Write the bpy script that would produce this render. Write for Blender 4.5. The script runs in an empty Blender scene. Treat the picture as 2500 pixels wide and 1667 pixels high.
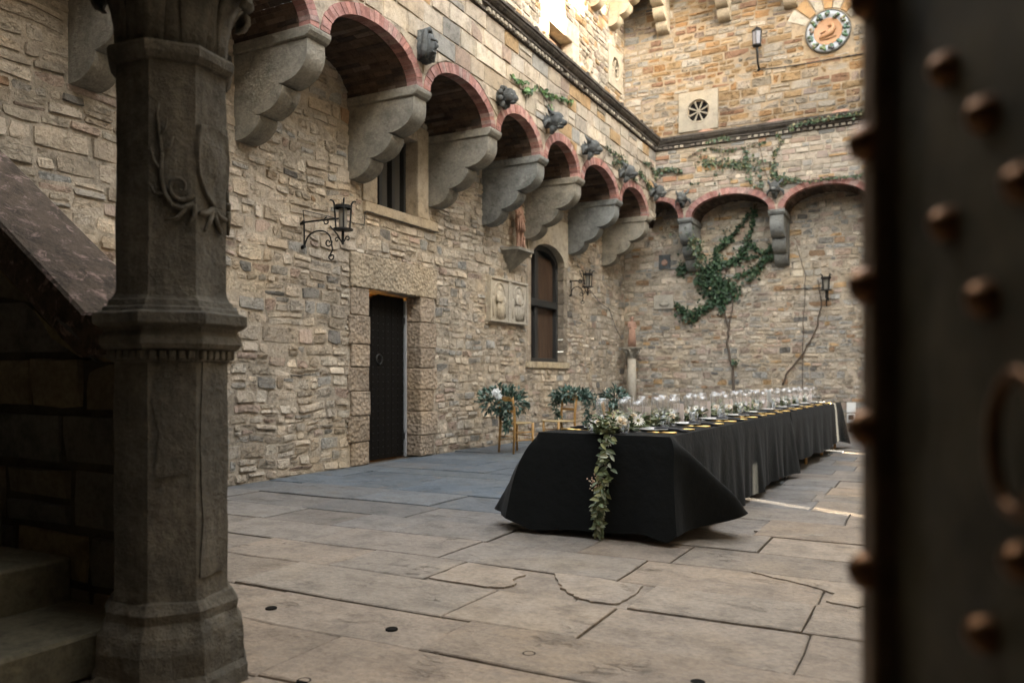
import bpy, bmesh, math, random
from mathutils import Vector, Matrix, noise

random.seed(7)
C = bpy.context.scene.collection
SC = bpy.context.scene
PI = math.pi

# ---------------------------------------------------------------- camera
YAW = math.radians(27.789)
cam_d = bpy.data.cameras.new('camera')
cam = bpy.data.objects.new('camera', cam_d)
C.objects.link(cam)
cam.location = (0, 0, 1.16)
cam.rotation_euler = (PI / 2, 0, YAW)
cam_d.sensor_width = 36.0
cam_d.lens = 28.0
cam_d.shift_y = 0.0354
cam_d.clip_start = 0.05
cam_d.clip_end = 500
cam_d.dof.use_dof = True
cam_d.dof.focus_distance = 5.6
cam_d.dof.aperture_fstop = 2.0
SC.camera = cam

# ---------------------------------------------------------------- sky and sun
SUN_AZ = Vector((0.871, -0.493, 0))
SUN_EL = math.radians(14)
sun_dir = Vector((SUN_AZ.x * math.cos(SUN_EL), SUN_AZ.y * math.cos(SUN_EL), math.sin(SUN_EL)))
world = bpy.data.worlds.new("World")
SC.world = world
world.use_nodes = True
wn, wl = world.node_tree.nodes, world.node_tree.links
wn.clear()
sky = wn.new('ShaderNodeTexSky')
sky.sky_type = 'NISHITA'
sky.sun_disc = False
sky.sun_elevation = SUN_EL
sky.sun_rotation = math.atan2(SUN_AZ.x, SUN_AZ.y)
sky.air_density = 1.0
sky.dust_density = 3.0
hs = wn.new('ShaderNodeHueSaturation')
hs.inputs['Saturation'].default_value = 0.35
wm = wn.new('ShaderNodeMixRGB')
wm.blend_type = 'MULTIPLY'
wm.inputs[0].default_value = 1.0
wm.inputs[2].default_value = (1.03, 1.0, 0.925, 1)
bg = wn.new('ShaderNodeBackground')
bg.inputs['Strength'].default_value = 0.15
wo = wn.new('ShaderNodeOutputWorld')
wl.new(sky.outputs[0], hs.inputs['Color'])
wl.new(hs.outputs[0], wm.inputs[1])
wl.new(wm.outputs[0], bg.inputs['Color'])
wl.new(bg.outputs[0], wo.inputs[0])
sun_d = bpy.data.lights.new('sun', 'SUN')
sun_d.energy = 5.0
sun_d.angle = math.radians(0.5)
sun_d.color = (1.0, 0.86, 0.66)
sun = bpy.data.objects.new('sun', sun_d)
C.objects.link(sun)
sun.rotation_euler = (-sun_dir).to_track_quat('-Z', 'Y').to_euler()
SC.view_settings.view_transform = 'Standard'
SC.view_settings.look = 'None'
SC.view_settings.gamma = 1.0
SC.view_settings.exposure = 4.35
SC.render.engine = 'CYCLES'
SC.cycles.max_bounces = 10
SC.cycles.diffuse_bounces = 6
SC.cycles.transparent_max_bounces = 24
SC.cycles.caustics_reflective = False
SC.cycles.caustics_refractive = False

# ---------------------------------------------------------------- key planes (metres)
XL = -6.7        # left wall face
YB = 18.6        # back wall face
XG = -5.62       # face of the jettied gallery on the left
YG = 17.73       # face of the jettied gallery at the back
ZS = 4.77        # top of the corbels
ZC = 6.34        # underside of the cornice
XR = 4.5         # right wall face


# ---------------------------------------------------------------- helpers
def tag(o, label=None, cat=None, group=None, kind=None):
    if label: o['label'] = label
    if cat: o['category'] = cat
    if group: o['group'] = group
    if kind or (label and cat): o['kind'] = kind or 'thing'
    return o


def empty(name, loc=(0, 0, 0), rz=0.0, label=None, cat=None, group=None, kind=None):
    o = bpy.data.objects.new(name, None)
    o.empty_display_size = 0.1
    C.objects.link(o)
    o.location = loc
    o.rotation_euler = (0, 0, rz)
    return tag(o, label, cat, group, kind)


def obj(name, me, parent=None, loc=None, rot=None, kind=None):
    o = bpy.data.objects.new(name, me)
    C.objects.link(o)
    if parent is not None: o.parent = parent
    if loc is not None: o.location = loc
    if rot is not None: o.rotation_euler = rot
    if kind: o['kind'] = kind
    return o


def dup(root, loc=None, rz=None, label=None, group=None, scale=None):
    def cp(o, par):
        c = o.copy()
        C.objects.link(c)
        if par is not None:
            c.parent = par
        for ch in kids.get(o, []):
            cp(ch, c)
        return c
    kids = {}
    allo = [root]
    i = 0
    while i < len(allo):
        kids[allo[i]] = list(allo[i].children)
        allo += kids[allo[i]]
        i += 1
    r = cp(root, root.parent)
    if loc is not None: r.location = loc
    if rz is not None: r.rotation_euler = (0, 0, rz)
    if scale is not None: r.scale = (scale,) * 3
    if label: r['label'] = label
    if group: r['group'] = group
    return r


class MB:
    """collects verts, faces and a tint per vertex"""
    def __init__(s):
        s.v = []; s.f = []; s.t = []
        s.tint = (1, 1, 1)

    def add(s, vs, fs, tint=None):
        b = len(s.v)
        s.v += [tuple(p) for p in vs]
        s.f += [tuple(b + i for i in f) for f in fs]
        s.t += [tint or s.tint] * len(vs)

    def box(s, a, b, tint=None):
        x0, y0, z0 = a; x1, y1, z1 = b
        s.add([(x0, y0, z0), (x1, y0, z0), (x1, y1, z0), (x0, y1, z0), (x0, y0, z1), (x1, y0, z1), (x1, y1, z1), (x0, y1, z1)],
              [(3, 2, 1, 0), (4, 5, 6, 7), (0, 1, 5, 4), (1, 2, 6, 5), (2, 3, 7, 6), (3, 0, 4, 7)], tint)

    def tube(s, pts, r, n=8, cap=True, tint=None):
        pts = [Vector(p) for p in pts]
        rs = r if isinstance(r, (list, tuple)) else [r] * len(pts)
        vs = []; fs = []
        prev = None
        for i, p in enumerate(pts):
            d = (pts[min(i + 1, len(pts) - 1)] - pts[max(i - 1, 0)])
            if d.length < 1e-9: d = Vector((0, 0, 1))
            d.normalize()
            if prev is None:
                a = d.orthogonal().normalized()
            else:
                a = prev - d * prev.dot(d)
                if a.length < 1e-6: a = d.orthogonal()
                a.normalize()
            prev = a
            b = d.cross(a)
            for k in range(n):
                t = 2 * PI * k / n
                vs.append(p + (a * math.cos(t) + b * math.sin(t)) * rs[i])
        for i in range(len(pts) - 1):
            for k in range(n):
                k2 = (k + 1) % n
                fs.append((i * n + k, i * n + k2, (i + 1) * n + k2, (i + 1) * n + k))
        if cap:
            fs.append(tuple(range(n - 1, -1, -1)))
            fs.append(tuple((len(pts) - 1) * n + k for k in range(n)))
        s.add(vs, fs, tint)

    def lathe(s, prof, n=16, c=(0, 0, 0), rot=0.0, cap=True, tint=None, mat=None):
        vs = []; fs = []
        for (r, z) in prof:
            for k in range(n):
                t = rot + 2 * PI * k / n
                p = Vector((r * math.cos(t), r * math.sin(t), z))
                if mat is not None: p = mat @ p
                vs.append(p + Vector(c))
        m = len(prof)
        for i in range(m - 1):
            for k in range(n):
                k2 = (k + 1) % n
                fs.append((i * n + k, i * n + k2, (i + 1) * n + k2, (i + 1) * n + k))
        if cap:
            if prof[0][0] > 1e-6: fs.append(tuple(range(n - 1, -1, -1)))
            if prof[-1][0] > 1e-6: fs.append(tuple((m - 1) * n + k for k in range(n)))
        s.add(vs, fs, tint)

    def ball(s, c, r, n=10, m=7, tint=None, mat=None):
        rx, ry, rz = r if isinstance(r, (tuple, list)) else (r, r, r)
        prof = [(math.sin(PI * i / m), -math.cos(PI * i / m)) for i in range(m + 1)]
        prof[0] = (0.001, -1); prof[-1] = (0.001, 1)
        M = Matrix.Diagonal((rx, ry, rz))
        if mat is not None: M = mat @ M
        s.lathe(prof, n, c, tint=tint, mat=M)

    def prism(s, poly, frame, d0, d1, tint=None):
        """poly [(u, z)] extruded from depth d0 to d1 in a frame(u, z, d)"""
        n = len(poly)
        vs = [frame(u, z, d0) for u, z in poly] + [frame(u, z, d1) for u, z in poly]
        fs = [tuple(range(n)), tuple(range(2 * n - 1, n - 1, -1))]
        for i in range(n):
            j = (i + 1) % n
            fs.append((i, i + n, j + n, j))
        s.add(vs, fs, tint)

    def mesh(s, name, mat, smooth=False, fix=True, bevel=0.0, org=None):
        me = bpy.data.meshes.new(name)
        if org is not None:
            o = Vector(org)
            me.from_pydata([tuple(Vector(p) - o) for p in s.v], [], s.f)
        else:
            me.from_pydata(s.v, [], s.f)
        a = me.color_attributes.new('tint', 'FLOAT_COLOR', 'POINT')
        flat = []
        for t in s.t: flat += [t[0], t[1], t[2], 1.0]
        a.data.foreach_set('color', flat)
        if fix or bevel:
            bm = bmesh.new(); bm.from_mesh(me)
            if fix: bmesh.ops.recalc_face_normals(bm, faces=bm.faces)
            if bevel:
                es = [e for e in bm.edges if len(e.link_faces) == 2 and e.calc_face_angle(0) > 0.6]
                bmesh.ops.bevel(bm, geom=es, offset=bevel, segments=1, affect='EDGES', clamp_overlap=True)
            bm.to_mesh(me); bm.free()
        if smooth:
            me.polygons.foreach_set('use_smooth', [True] * len(me.polygons))
        if mat is not None: me.materials.append(mat)
        me.update()
        return me

    def build(s, name, mat, parent=None, smooth=False, bevel=0.0, kind=None, loc=None, rot=None, org=None):
        return obj(name, s.mesh(name, mat, smooth, True, bevel, org), parent, org if (org is not None and loc is None) else loc, rot, kind)


def smooth_by_angle(me, ang=0.7):
    bm = bmesh.new(); bm.from_mesh(me)
    for e in bm.edges:
        if len(e.link_faces) == 2 and e.calc_face_angle(0) > ang: e.smooth = False
    for f in bm.faces: f.smooth = True
    bm.to_mesh(me); bm.free()


def roughen(me, amp, scale, seed=0.0, cuts=0):
    if cuts:
        bm = bmesh.new(); bm.from_mesh(me)
        bmesh.ops.subdivide_edges(bm, edges=bm.edges[:], cuts=cuts, use_grid_fill=True)
        bm.to_mesh(me); bm.free()
    me.update()
    for v in me.vertices:
        p = v.co * scale + Vector((seed, seed * 2, -seed))
        k = noise.noise(p) + 0.5 * noise.noise(p * 2.3)
        v.co += v.normal * (amp * k)
    me.update()


def skin(name, pts, edges, rad, mat, sub=2):
    """one continuous body grown over a skeleton"""
    me = bpy.data.meshes.new(name + '_bones')
    me.from_pydata(pts, edges, [])
    o = bpy.data.objects.new(name + '_bones', me)
    C.objects.link(o)
    m = o.modifiers.new('s', 'SKIN')
    for i, r in enumerate(rad):
        sv = me.skin_vertices[0].data[i]
        sv.radius = r if isinstance(r, tuple) else (r, r)
        sv.use_root = (i == 0)
    m2 = o.modifiers.new('u', 'SUBSURF'); m2.levels = sub; m2.render_levels = sub
    dg = bpy.context.evaluated_depsgraph_get()
    dg.update()
    ev = o.evaluated_get(dg)
    out = bpy.data.meshes.new_from_object(ev)
    out.name = name
    bpy.data.objects.remove(o)
    bpy.data.meshes.remove(me)
    out.materials.clear(); out.materials.append(mat)
    out.polygons.foreach_set('use_smooth', [True] * len(out.polygons))
    return out


# ---------------------------------------------------------------- materials
def nodes(name):
    m = bpy.data.materials.new(name)
    m.use_nodes = True
    nt = m.node_tree
    return m, nt.nodes, nt.links, nt.nodes['Principled BSDF']


def noise_node(N, L, scale, detail=4, rough=0.6, vec=None, dist=0.0):
    n = N.new('ShaderNodeTexNoise')
    n.inputs['Scale'].default_value = scale
    n.inputs['Detail'].default_value = detail
    n.inputs['Roughness'].default_value = rough
    n.inputs['Distortion'].default_value = dist
    if vec is not None: L.new(vec, n.inputs['Vector'])
    return n


def ramp(N, L, src, stops):
    r = N.new('ShaderNodeValToRGB')
    el = r.color_ramp.elements
    while len(el) < len(stops): el.new(0.5)
    for e, (p, c) in zip(el, stops):
        e.position = p
        e.color = (c, c, c, 1) if isinstance(c, (int, float)) else (*c, 1)
    L.new(src, r.inputs[0])
    return r


def mix(N, L, a, b, fac=1.0, mode='MULTIPLY'):
    m = N.new('ShaderNodeMixRGB'); m.blend_type = mode
    if isinstance(fac, (int, float)): m.inputs[0].default_value = fac
    else: L.new(fac, m.inputs[0])
    for s, i in ((a, 1), (b, 2)):
        if isinstance(s, tuple): m.inputs[i].default_value = (*s, 1)
        else: L.new(s, m.inputs[i])
    return m


def stone_mat(name, base=(1, 1, 1), fine=28.0, bump=0.012, mott=0.55, lichen=None, rough=0.92, streak=False, use_tint=True, bump2=0.0, gloss=0.2, crack=0.0, cmap=(1, 1, 2.2), cs=7.5, cmask=(0.46, 0.56), stain=None):
    m, N, L, P = nodes(name)
    geo = N.new('ShaderNodeNewGeometry')
    pos = geo.outputs['Position']
    if use_tint:
        at = N.new('ShaderNodeAttribute'); at.attribute_name = 'tint'
        col = mix(N, L, at.outputs['Color'], base).outputs[0]
    else:
        rgb = N.new('ShaderNodeRGB'); rgb.outputs[0].default_value = (*base, 1)
        col = rgb.outputs[0]
    n1 = noise_node(N, L, fine * 0.25, 6, 0.65, pos)
    r1 = ramp(N, L, n1.outputs[0], [(0.28, 1.0 - mott), (0.5, 1.0), (0.75, 1.0 + 0.45 * mott)])
    col = mix(N, L, col, r1.outputs[0]).outputs[0]
    n2 = noise_node(N, L, fine * 1.6, 5, 0.7, pos)
    r2 = ramp(N, L, n2.outputs[0], [(0.3, 0.72), (0.55, 1.0), (0.75, 1.16)])
    col = mix(N, L, col, r2.outputs[0]).outputs[0]
    n3 = noise_node(N, L, 0.8, 5, 0.6, pos)
    r3 = ramp(N, L, n3.outputs[0], [(0.32, (0.72, 0.74, 0.76)), (0.5, (1, 1, 1)), (0.7, (1.12, 1.04, 0.9))])
    col = mix(N, L, col, r3.outputs[0], 0.8).outputs[0]
    if stain:
        n8 = noise_node(N, L, stain[1], 7, 0.68, pos, 0.4)
        r8 = ramp(N, L, n8.outputs[0], [(stain[2], 0.0), (stain[2] + 0.16, 0.6)])
        col = mix(N, L, col, stain[0], r8.outputs[0], 'MIX').outputs[0]
    if lichen:
        n4 = noise_node(N, L, lichen[1], 6, 0.7, pos, 0.6)
        r4 = ramp(N, L, n4.outputs[0], [(lichen[2], 0.0), (lichen[2] + 0.09, 1.0)])
        col = mix(N, L, col, lichen[0], r4.outputs[0], 'MIX').outputs[0]
    if streak:
        mp = N.new('ShaderNodeMapping'); mp.inputs['Scale'].default_value = (9, 9, 0.7)
        L.new(pos, mp.inputs['Vector'])
        n5 = noise_node(N, L, 1.0, 5, 0.6, mp.outputs[0])
        r5 = ramp(N, L, n5.outputs[0], [(0.35, 0.66), (0.6, 1.08)])
        col = mix(N, L, col, r5.outputs[0]).outputs[0]
    ck = None
    if crack:
        mp2 = N.new('ShaderNodeMapping'); mp2.inputs['Scale'].default_value = cmap
        L.new(pos, mp2.inputs['Vector'])
        n6 = noise_node(N, L, cs, 6, 0.6, mp2.outputs[0], 0.8)
        ck = ramp(N, L, n6.outputs[0], [(0.475, 1.0), (0.497, 0.0), (0.503, 0.0), (0.525, 1.0)])
        n7 = noise_node(N, L, 3.1, 2, 0.5, pos)
        r7 = ramp(N, L, n7.outputs[0], [(cmask[0], 0.0), (cmask[1], 1.0)] if cmask[0] < 0.45 else [(cmask[0], 1.0), (cmask[1], 0.0)])
        ck = mix(N, L, ck.outputs[0], r7.outputs[0], 1.0, 'LIGHTEN')
        col = mix(N, L, col, (0.55, 0.5, 0.45), 1.0).outputs[0] if False else col
    L.new(col, P.inputs['Base Color'])
    P.inputs['Roughness'].default_value = rough
    P.inputs['Specular IOR Level'].default_value = gloss
    b = N.new('ShaderNodeBump'); b.inputs['Distance'].default_value = bump; b.inputs['Strength'].default_value = 0.8
    nb = noise_node(N, L, fine, 8, 0.7, pos)
    L.new(nb.outputs[0], b.inputs['Height'])
    if ck is not None:
        bc = N.new('ShaderNodeBump'); bc.inputs['Distance'].default_value = crack
        L.new(ck.outputs[0], bc.inputs['Height']); L.new(bc.outputs[0], b.inputs['Normal'])
    if bump2:
        v = N.new('ShaderNodeTexVoronoi'); v.inputs['Scale'].default_value = fine * 0.9
        L.new(pos, v.inputs['Vector'])
        b2 = N.new('ShaderNodeBump'); b2.inputs['Distance'].default_value = bump2
        L.new(v.outputs['Distance'], b2.inputs['Height'])
        L.new(b.outputs[0], b2.inputs['Normal'])
        L.new(b2.outputs[0], P.inputs['Normal'])
    else:
        L.new(b.outputs[0], P.inputs['Normal'])
    return m


def plain(name, col, rough=0.6, metal=0.0, spec=0.5, bump=0.0, bscale=60.0, mott=0.0, mscale=20.0, tint=False, sheen=0.0, trans=0.0):
    m, N, L, P = nodes(name)
    P.inputs['Roughness'].default_value = rough
    P.inputs['Metallic'].default_value = metal
    P.inputs['Specular IOR Level'].default_value = spec
    if sheen:
        P.inputs['Sheen Weight'].default_value = sheen
        P.inputs['Sheen Roughness'].default_value = 0.5
    tc = N.new('ShaderNodeTexCoord')
    if tint:
        at = N.new('ShaderNodeAttribute'); at.attribute_name = 'tint'
        src = mix(N, L, at.outputs['Color'], col).outputs[0]
    else:
        rgb = N.new('ShaderNodeRGB'); rgb.outputs[0].default_value = (*col, 1); src = rgb.outputs[0]
    if mott:
        n = noise_node(N, L, mscale, 5, 0.65, tc.outputs['Object'])
        r = ramp(N, L, n.outputs[0], [(0.3, 1 - mott), (0.7, 1 + mott * 0.6)])
        src = mix(N, L, src, r.outputs[0]).outputs[0]
    L.new(src, P.inputs['Base Color'])
    if bump:
        n = noise_node(N, L, bscale, 5, 0.6, tc.outputs['Object'])
        b = N.new('ShaderNodeBump'); b.inputs['Distance'].default_value = bump
        L.new(n.outputs[0], b.inputs['Height']); L.new(b.outputs[0], P.inputs['Normal'])
    return m


def wood_mat(name, c1, c2, rough=0.6, scale=(40, 40, 3), spec=0.4):
    m, N, L, P = nodes(name)
    tc = N.new('ShaderNodeTexCoord')
    mp = N.new('ShaderNodeMapping'); mp.inputs['Scale'].default_value = scale
    L.new(tc.outputs['Object'], mp.inputs['Vector'])
    n = noise_node(N, L, 1.0, 6, 0.65, mp.outputs[0], 0.8)
    r = ramp(N, L, n.outputs[0], [(0.3, c1), (0.7, c2)])
    L.new(r.outputs[0], P.inputs['Base Color'])
    P.inputs['Roughness'].default_value = rough
    P.inputs['Specular IOR Level'].default_value = spec
    b = N.new('ShaderNodeBump'); b.inputs['Distance'].default_value = 0.003
    L.new(n.outputs[0], b.inputs['Height']); L.new(b.outputs[0], P.inputs['Normal'])
    return m


def glass_mat(name, col=(1, 1, 1)):
    m, N, L, P = nodes(name)
    N.remove(P)
    out = N['Material Output']
    tr = N.new('ShaderNodeBsdfTransparent'); tr.inputs[0].default_value = (*col, 1)
    gl = N.new('ShaderNodeBsdfGlossy'); gl.inputs['Roughness'].default_value = 0.06
    lw_ = N.new('ShaderNodeLayerWeight'); lw_.inputs['Blend'].default_value = 0.35
    pw_ = N.new('ShaderNodeMath'); pw_.operation = 'POWER'; pw_.inputs[1].default_value = 2.2
    ma = N.new('ShaderNodeMath'); ma.operation = 'MULTIPLY_ADD'; ma.inputs[1].default_value = 0.6; ma.inputs[2].default_value = 0.07
    mx = N.new('ShaderNodeMixShader')
    L.new(lw_.outputs['Facing'], pw_.inputs[0]); L.new(pw_.outputs[0], ma.inputs[0])
    L.new(ma.outputs[0], mx.inputs[0]); L.new(tr.outputs[0], mx.inputs[1]); L.new(gl.outputs[0], mx.inputs[2])
    df = N.new('ShaderNodeBsdfTranslucent'); df.inputs[0].default_value = (0.85, 0.85, 0.86, 1)  # white grazing rims painted in, standing for the glass's bright outlines
    d2 = N.new('ShaderNodeBsdfDiffuse'); d2.inputs[0].default_value = (0.85, 0.85, 0.86, 1)
    dm = N.new('ShaderNodeMixShader'); dm.inputs[0].default_value = 0.5
    L.new(df.outputs[0], dm.inputs[1]); L.new(d2.outputs[0], dm.inputs[2])
    p3 = N.new('ShaderNodeMath'); p3.operation = 'POWER'; p3.inputs[1].default_value = 4.0
    m3 = N.new('ShaderNodeMath'); m3.operation = 'MULTIPLY_ADD'; m3.inputs[1].default_value = 1.0; m3.inputs[2].default_value = 0.012
    L.new(lw_.outputs['Facing'], p3.inputs[0]); L.new(p3.outputs[0], m3.inputs[0])
    m4 = N.new('ShaderNodeMixShader')
    L.new(m3.outputs[0], m4.inputs[0]); L.new(mx.outputs[0], m4.inputs[1]); L.new(dm.outputs[0], m4.inputs[2])
    L.new(m4.outputs[0], out.inputs[0])
    return m


def emit_mat(name, col, strength):
    m, N, L, P = nodes(name)
    P.inputs['Emission Color'].default_value = (*col, 1)
    P.inputs['Emission Strength'].default_value = strength
    P.inputs['Base Color'].default_value = (*col, 1)
    return m


M_RUB = stone_mat('rubble_stone', fine=20, bump=0.05, mott=0.38, crack=0.05, stain=((0.44, 0.38, 0.30), 2.6, 0.54))
M_RUBU = stone_mat('upper_rubble_stone', fine=20, bump=0.03, mott=0.35, crack=0.03, stain=((0.28, 0.205, 0.12), 2.2, 0.53))
M_ASH = stone_mat('ashlar_stone', fine=34, bump=0.010, mott=0.45)
M_MORT = stone_mat('lime_mortar', base=(0.42, 0.36, 0.285), fine=24, bump=0.04, mott=0.6, use_tint=False)
M_PICK = stone_mat('punched_stone', fine=22, bump=0.02, mott=0.3, bump2=0.022)
M_SEREN = stone_mat('grey_sandstone', base=(0.265, 0.245, 0.205), fine=18, bump=0.03, mott=0.45, use_tint=False, stain=((0.14, 0.135, 0.115), 3.5, 0.5))
M_SEREN_B = stone_mat('blue_grey_sandstone', base=(0.205, 0.21, 0.20), fine=18, bump=0.03, mott=0.5, use_tint=False, stain=((0.36, 0.36, 0.34), 4, 0.55))
M_COL = stone_mat('dark_weathered_sandstone', base=(0.165, 0.148, 0.12), fine=24, bump=0.035, mott=0.5, use_tint=False, streak=True, stain=((0.085, 0.08, 0.068), 3.6, 0.45))
M_BRICK = stone_mat('red_brick', fine=45, bump=0.006, mott=0.5)
M_VAULT = stone_mat('old_vault_brick', fine=30, bump=0.01, mott=0.5)
M_PAVE = stone_mat('paving_sandstone', fine=19, bump=0.022, mott=0.42, rough=0.68, gloss=0.4, crack=0.008, cmap=(0.5, 1.5, 1), cs=8.0, cmask=(0.33, 0.42), stain=((0.19, 0.158, 0.125), 4.6, 0.55))
M_PJOINT = stone_mat('paving_joint', base=(0.10, 0.082, 0.062), fine=40, bump=0.02, mott=0.5, use_tint=False)
M_CORN = stone_mat('blackened_cornice', base=(0.075, 0.065, 0.056), fine=22, bump=0.02, mott=0.7, use_tint=False, lichen=((0.32, 0.28, 0.22), 14, 0.62))
M_HEAD = stone_mat('dark_carved_stone', base=(0.085, 0.09, 0.09), fine=22, bump=0.02, mott=0.7, use_tint=False, lichen=((0.34, 0.34, 0.31), 9, 0.6))
M_LIME = stone_mat('pale_carved_limestone', base=(0.42, 0.38, 0.315), fine=26, bump=0.004, mott=0.25, use_tint=False)
M_ROSE = stone_mat('rose_window_stone', base=(0.29, 0.255, 0.20), fine=26, bump=0.006, mott=0.3, use_tint=False)
M_TERRA = stone_mat('terracotta', base=(0.36, 0.225, 0.17), fine=30, bump=0.006, mott=0.45, use_tint=False)
M_COPE = stone_mat('coping_stone', base=(0.10, 0.075, 0.056), fine=30, bump=0.02, mott=0.7, use_tint=False, lichen=((0.25, 0.175, 0.15), 13, 0.55))
M_STAIR = stone_mat('stair_stone', fine=22, bump=0.012, mott=0.5)
M_ROOF = stone_mat('dark_plaster', base=(0.16, 0.13, 0.10), fine=12, bump=0.01, mott=0.4, use_tint=False)  # one mottled dark brown for passage, walkways and parapets
M_IRON = plain('wrought_iron', (0.018, 0.018, 0.018), 0.55, 0.6, 0.5, 0.002, 80)
M_OAK = wood_mat('dark_oak', (0.004, 0.0035, 0.003), (0.008, 0.0065, 0.005), 0.8, spec=0.1)
M_FRAME = plain('dark_window_frame', (0.022, 0.022, 0.021), 0.55)
M_SHUT = wood_mat('brown_shutter', (0.030, 0.018, 0.012), (0.095, 0.056, 0.034), 0.5, (26, 26, 2))
M_CHAIR = wood_mat('golden_beech', (0.32, 0.17, 0.05), (0.47, 0.27, 0.09), 0.45)
M_RUSH = plain('woven_rush', (0.50, 0.37, 0.19), 0.8, bump=0.004, bscale=120, mott=0.4, mscale=90)
M_CLOTH = plain('black_cloth', (0.0075, 0.0085, 0.0085), 0.85, 0, 0.12, 0.010, 7, sheen=0.045)
M_NAPK = plain('navy_napkin', (0.011, 0.012, 0.016), 0.9, sheen=0.1)
M_PLATE = plain('white_china', (0.78, 0.77, 0.74), 0.2)
M_GOLD = plain('gold_cutlery', (0.85, 0.58, 0.22), 0.38, 1.0)
M_GLASS = glass_mat('clear_glass')
M_CARD = plain('blush_card', (0.72, 0.60, 0.54), 0.8)
M_WHITE = plain('white_card', (0.82, 0.82, 0.80), 0.7)
M_LEAF = plain('garland_leaf', (1, 1, 1), 0.5, tint=True, mott=0.25, mscale=30)
M_PETAL = plain('petal', (1, 1, 1), 0.7, tint=True)
M_IVY = plain('ivy_leaf', (1, 1, 1), 0.55, tint=True)
M_STEM = plain('ivy_stem', (0.10, 0.075, 0.055), 0.9, bump=0.004, bscale=40)
M_DARK = plain('hole_shade', (0.010, 0.009, 0.008), 0.9, 0, 0.1)  # near-black painted where openings would hold only shade
M_LANT = plain('frosted_lantern_glass', (0.20, 0.185, 0.155), 0.25)
M_GREYM = plain('grey_painted_metal', (0.30, 0.31, 0.33), 0.5)
M_WMAJ = plain('white_glaze', (0.25, 0.26, 0.275), 0.3)
M_GMAJ = plain('green_glaze', (1, 1, 1), 0.3, tint=True)
M_OMAJ = plain('ochre_terracotta', (0.31, 0.165, 0.08), 0.6, bump=0.004, bscale=18, mott=0.2)
M_PLAST = plain('white_plastic', (0.75, 0.75, 0.73), 0.4)
M_BLACK = plain('black_plastic', (0.015, 0.015, 0.015), 0.5)
M_BULB = emit_mat('warm_bulb', (1.0, 0.5, 0.13), 90.0)
M_GATEW = plain('gate_plate', (0.064, 0.050, 0.027), 0.5, 0.3, 0.4, 0.004, 14, 0.6, 9)
M_GATEI = plain('gate_iron', (0.17, 0.08, 0.033), 0.30, 0.8, 0.5, 0.004, 30, 0.5, 25)

# ---------------------------------------------------------------- masonry
F = Vector((-math.sin(YAW), math.cos(YAW), 0)); R = Vector((math.cos(YAW), math.sin(YAW), 0))


def screen(p):
    """rough size test only: which stones show largest"""
    q = Vector(p) - Vector((0, 0, 1.16))
    d = q.dot(F)
    if d < 0.3: return None
    return d, q.dot(R) / d, q.z / d


def shown(p, m=0.05):
    s = screen(p)
    return s is not None and abs(s[1]) < 0.643 + m and -0.384 - m < s[2] < 0.474 + m


def fr_left(u, z, d): return (XL + d, u, z)
def fr_back(u, z, d): return (u, YB - d, z)
def fr_gleft(u, z, d): return (XG + d, u, z)
def fr_gback(u, z, d): return (u, YG - d, z)


TAN = (0.47, 0.395, 0.305); OCH = (0.50, 0.335, 0.18); GRY = (0.37, 0.35, 0.315); PNK = (0.45, 0.35, 0.285)
SLT = (0.20, 0.19, 0.175); CRM = (0.62, 0.535, 0.425); BRN = (0.36, 0.235, 0.145); BEI = (0.55, 0.475, 0.385)
ORG = (0.54, 0.315, 0.15); RUS = (0.42, 0.245, 0.155)
PAL_L = [(BEI, 6), (TAN, 4.5), (CRM, 2.2), (GRY, 1.5), (PNK, 1.2), (SLT, 0.12), (BRN, 0.12)]
PAL_LU = [(BEI, 4), (TAN, 2.2), (CRM, 4.5), (OCH, 1.3), (PNK, 0.8), (GRY, 0.5)]
PAL_B = [(TAN, 3.8), (GRY, 3.0), (BEI, 3.2), (PNK, 2.2), (SLT, 0.3), (BRN, 0.6), (OCH, 0.3), (CRM, 0.9)]
PAL_BG = [(TAN, 3), (BEI, 3), (CRM, 2), (OCH, 1.4), (PNK, 2), (GRY, 1), (RUS, .5)]
PAL_BU = [(TAN, 1.8), (OCH, 3.2), (CRM, 3.0), (ORG, 2.4), (RUS, 1.5), (BEI, 1.0), (PNK, 0.8)]
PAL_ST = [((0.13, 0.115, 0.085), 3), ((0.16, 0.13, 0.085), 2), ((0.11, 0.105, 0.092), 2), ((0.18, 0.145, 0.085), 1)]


def dim(pal, k): return [((c[0] * k, c[1] * k, c[2] * k), w) for c, w in pal]


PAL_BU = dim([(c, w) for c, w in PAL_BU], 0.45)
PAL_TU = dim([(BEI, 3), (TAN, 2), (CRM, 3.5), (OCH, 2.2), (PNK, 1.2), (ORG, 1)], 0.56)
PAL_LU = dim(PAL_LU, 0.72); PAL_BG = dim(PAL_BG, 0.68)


def pick(pal, rng):
    t = rng.random() * sum(w for _, w in pal)
    for c, w in pal:
        t -= w
        if t <= 0: break
    k = rng.uniform(0.82, 1.14)
    h = rng.uniform(-0.035, 0.035)
    return (c[0] * k * (1 + h), c[1] * k, c[2] * k * (1 - h))


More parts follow.
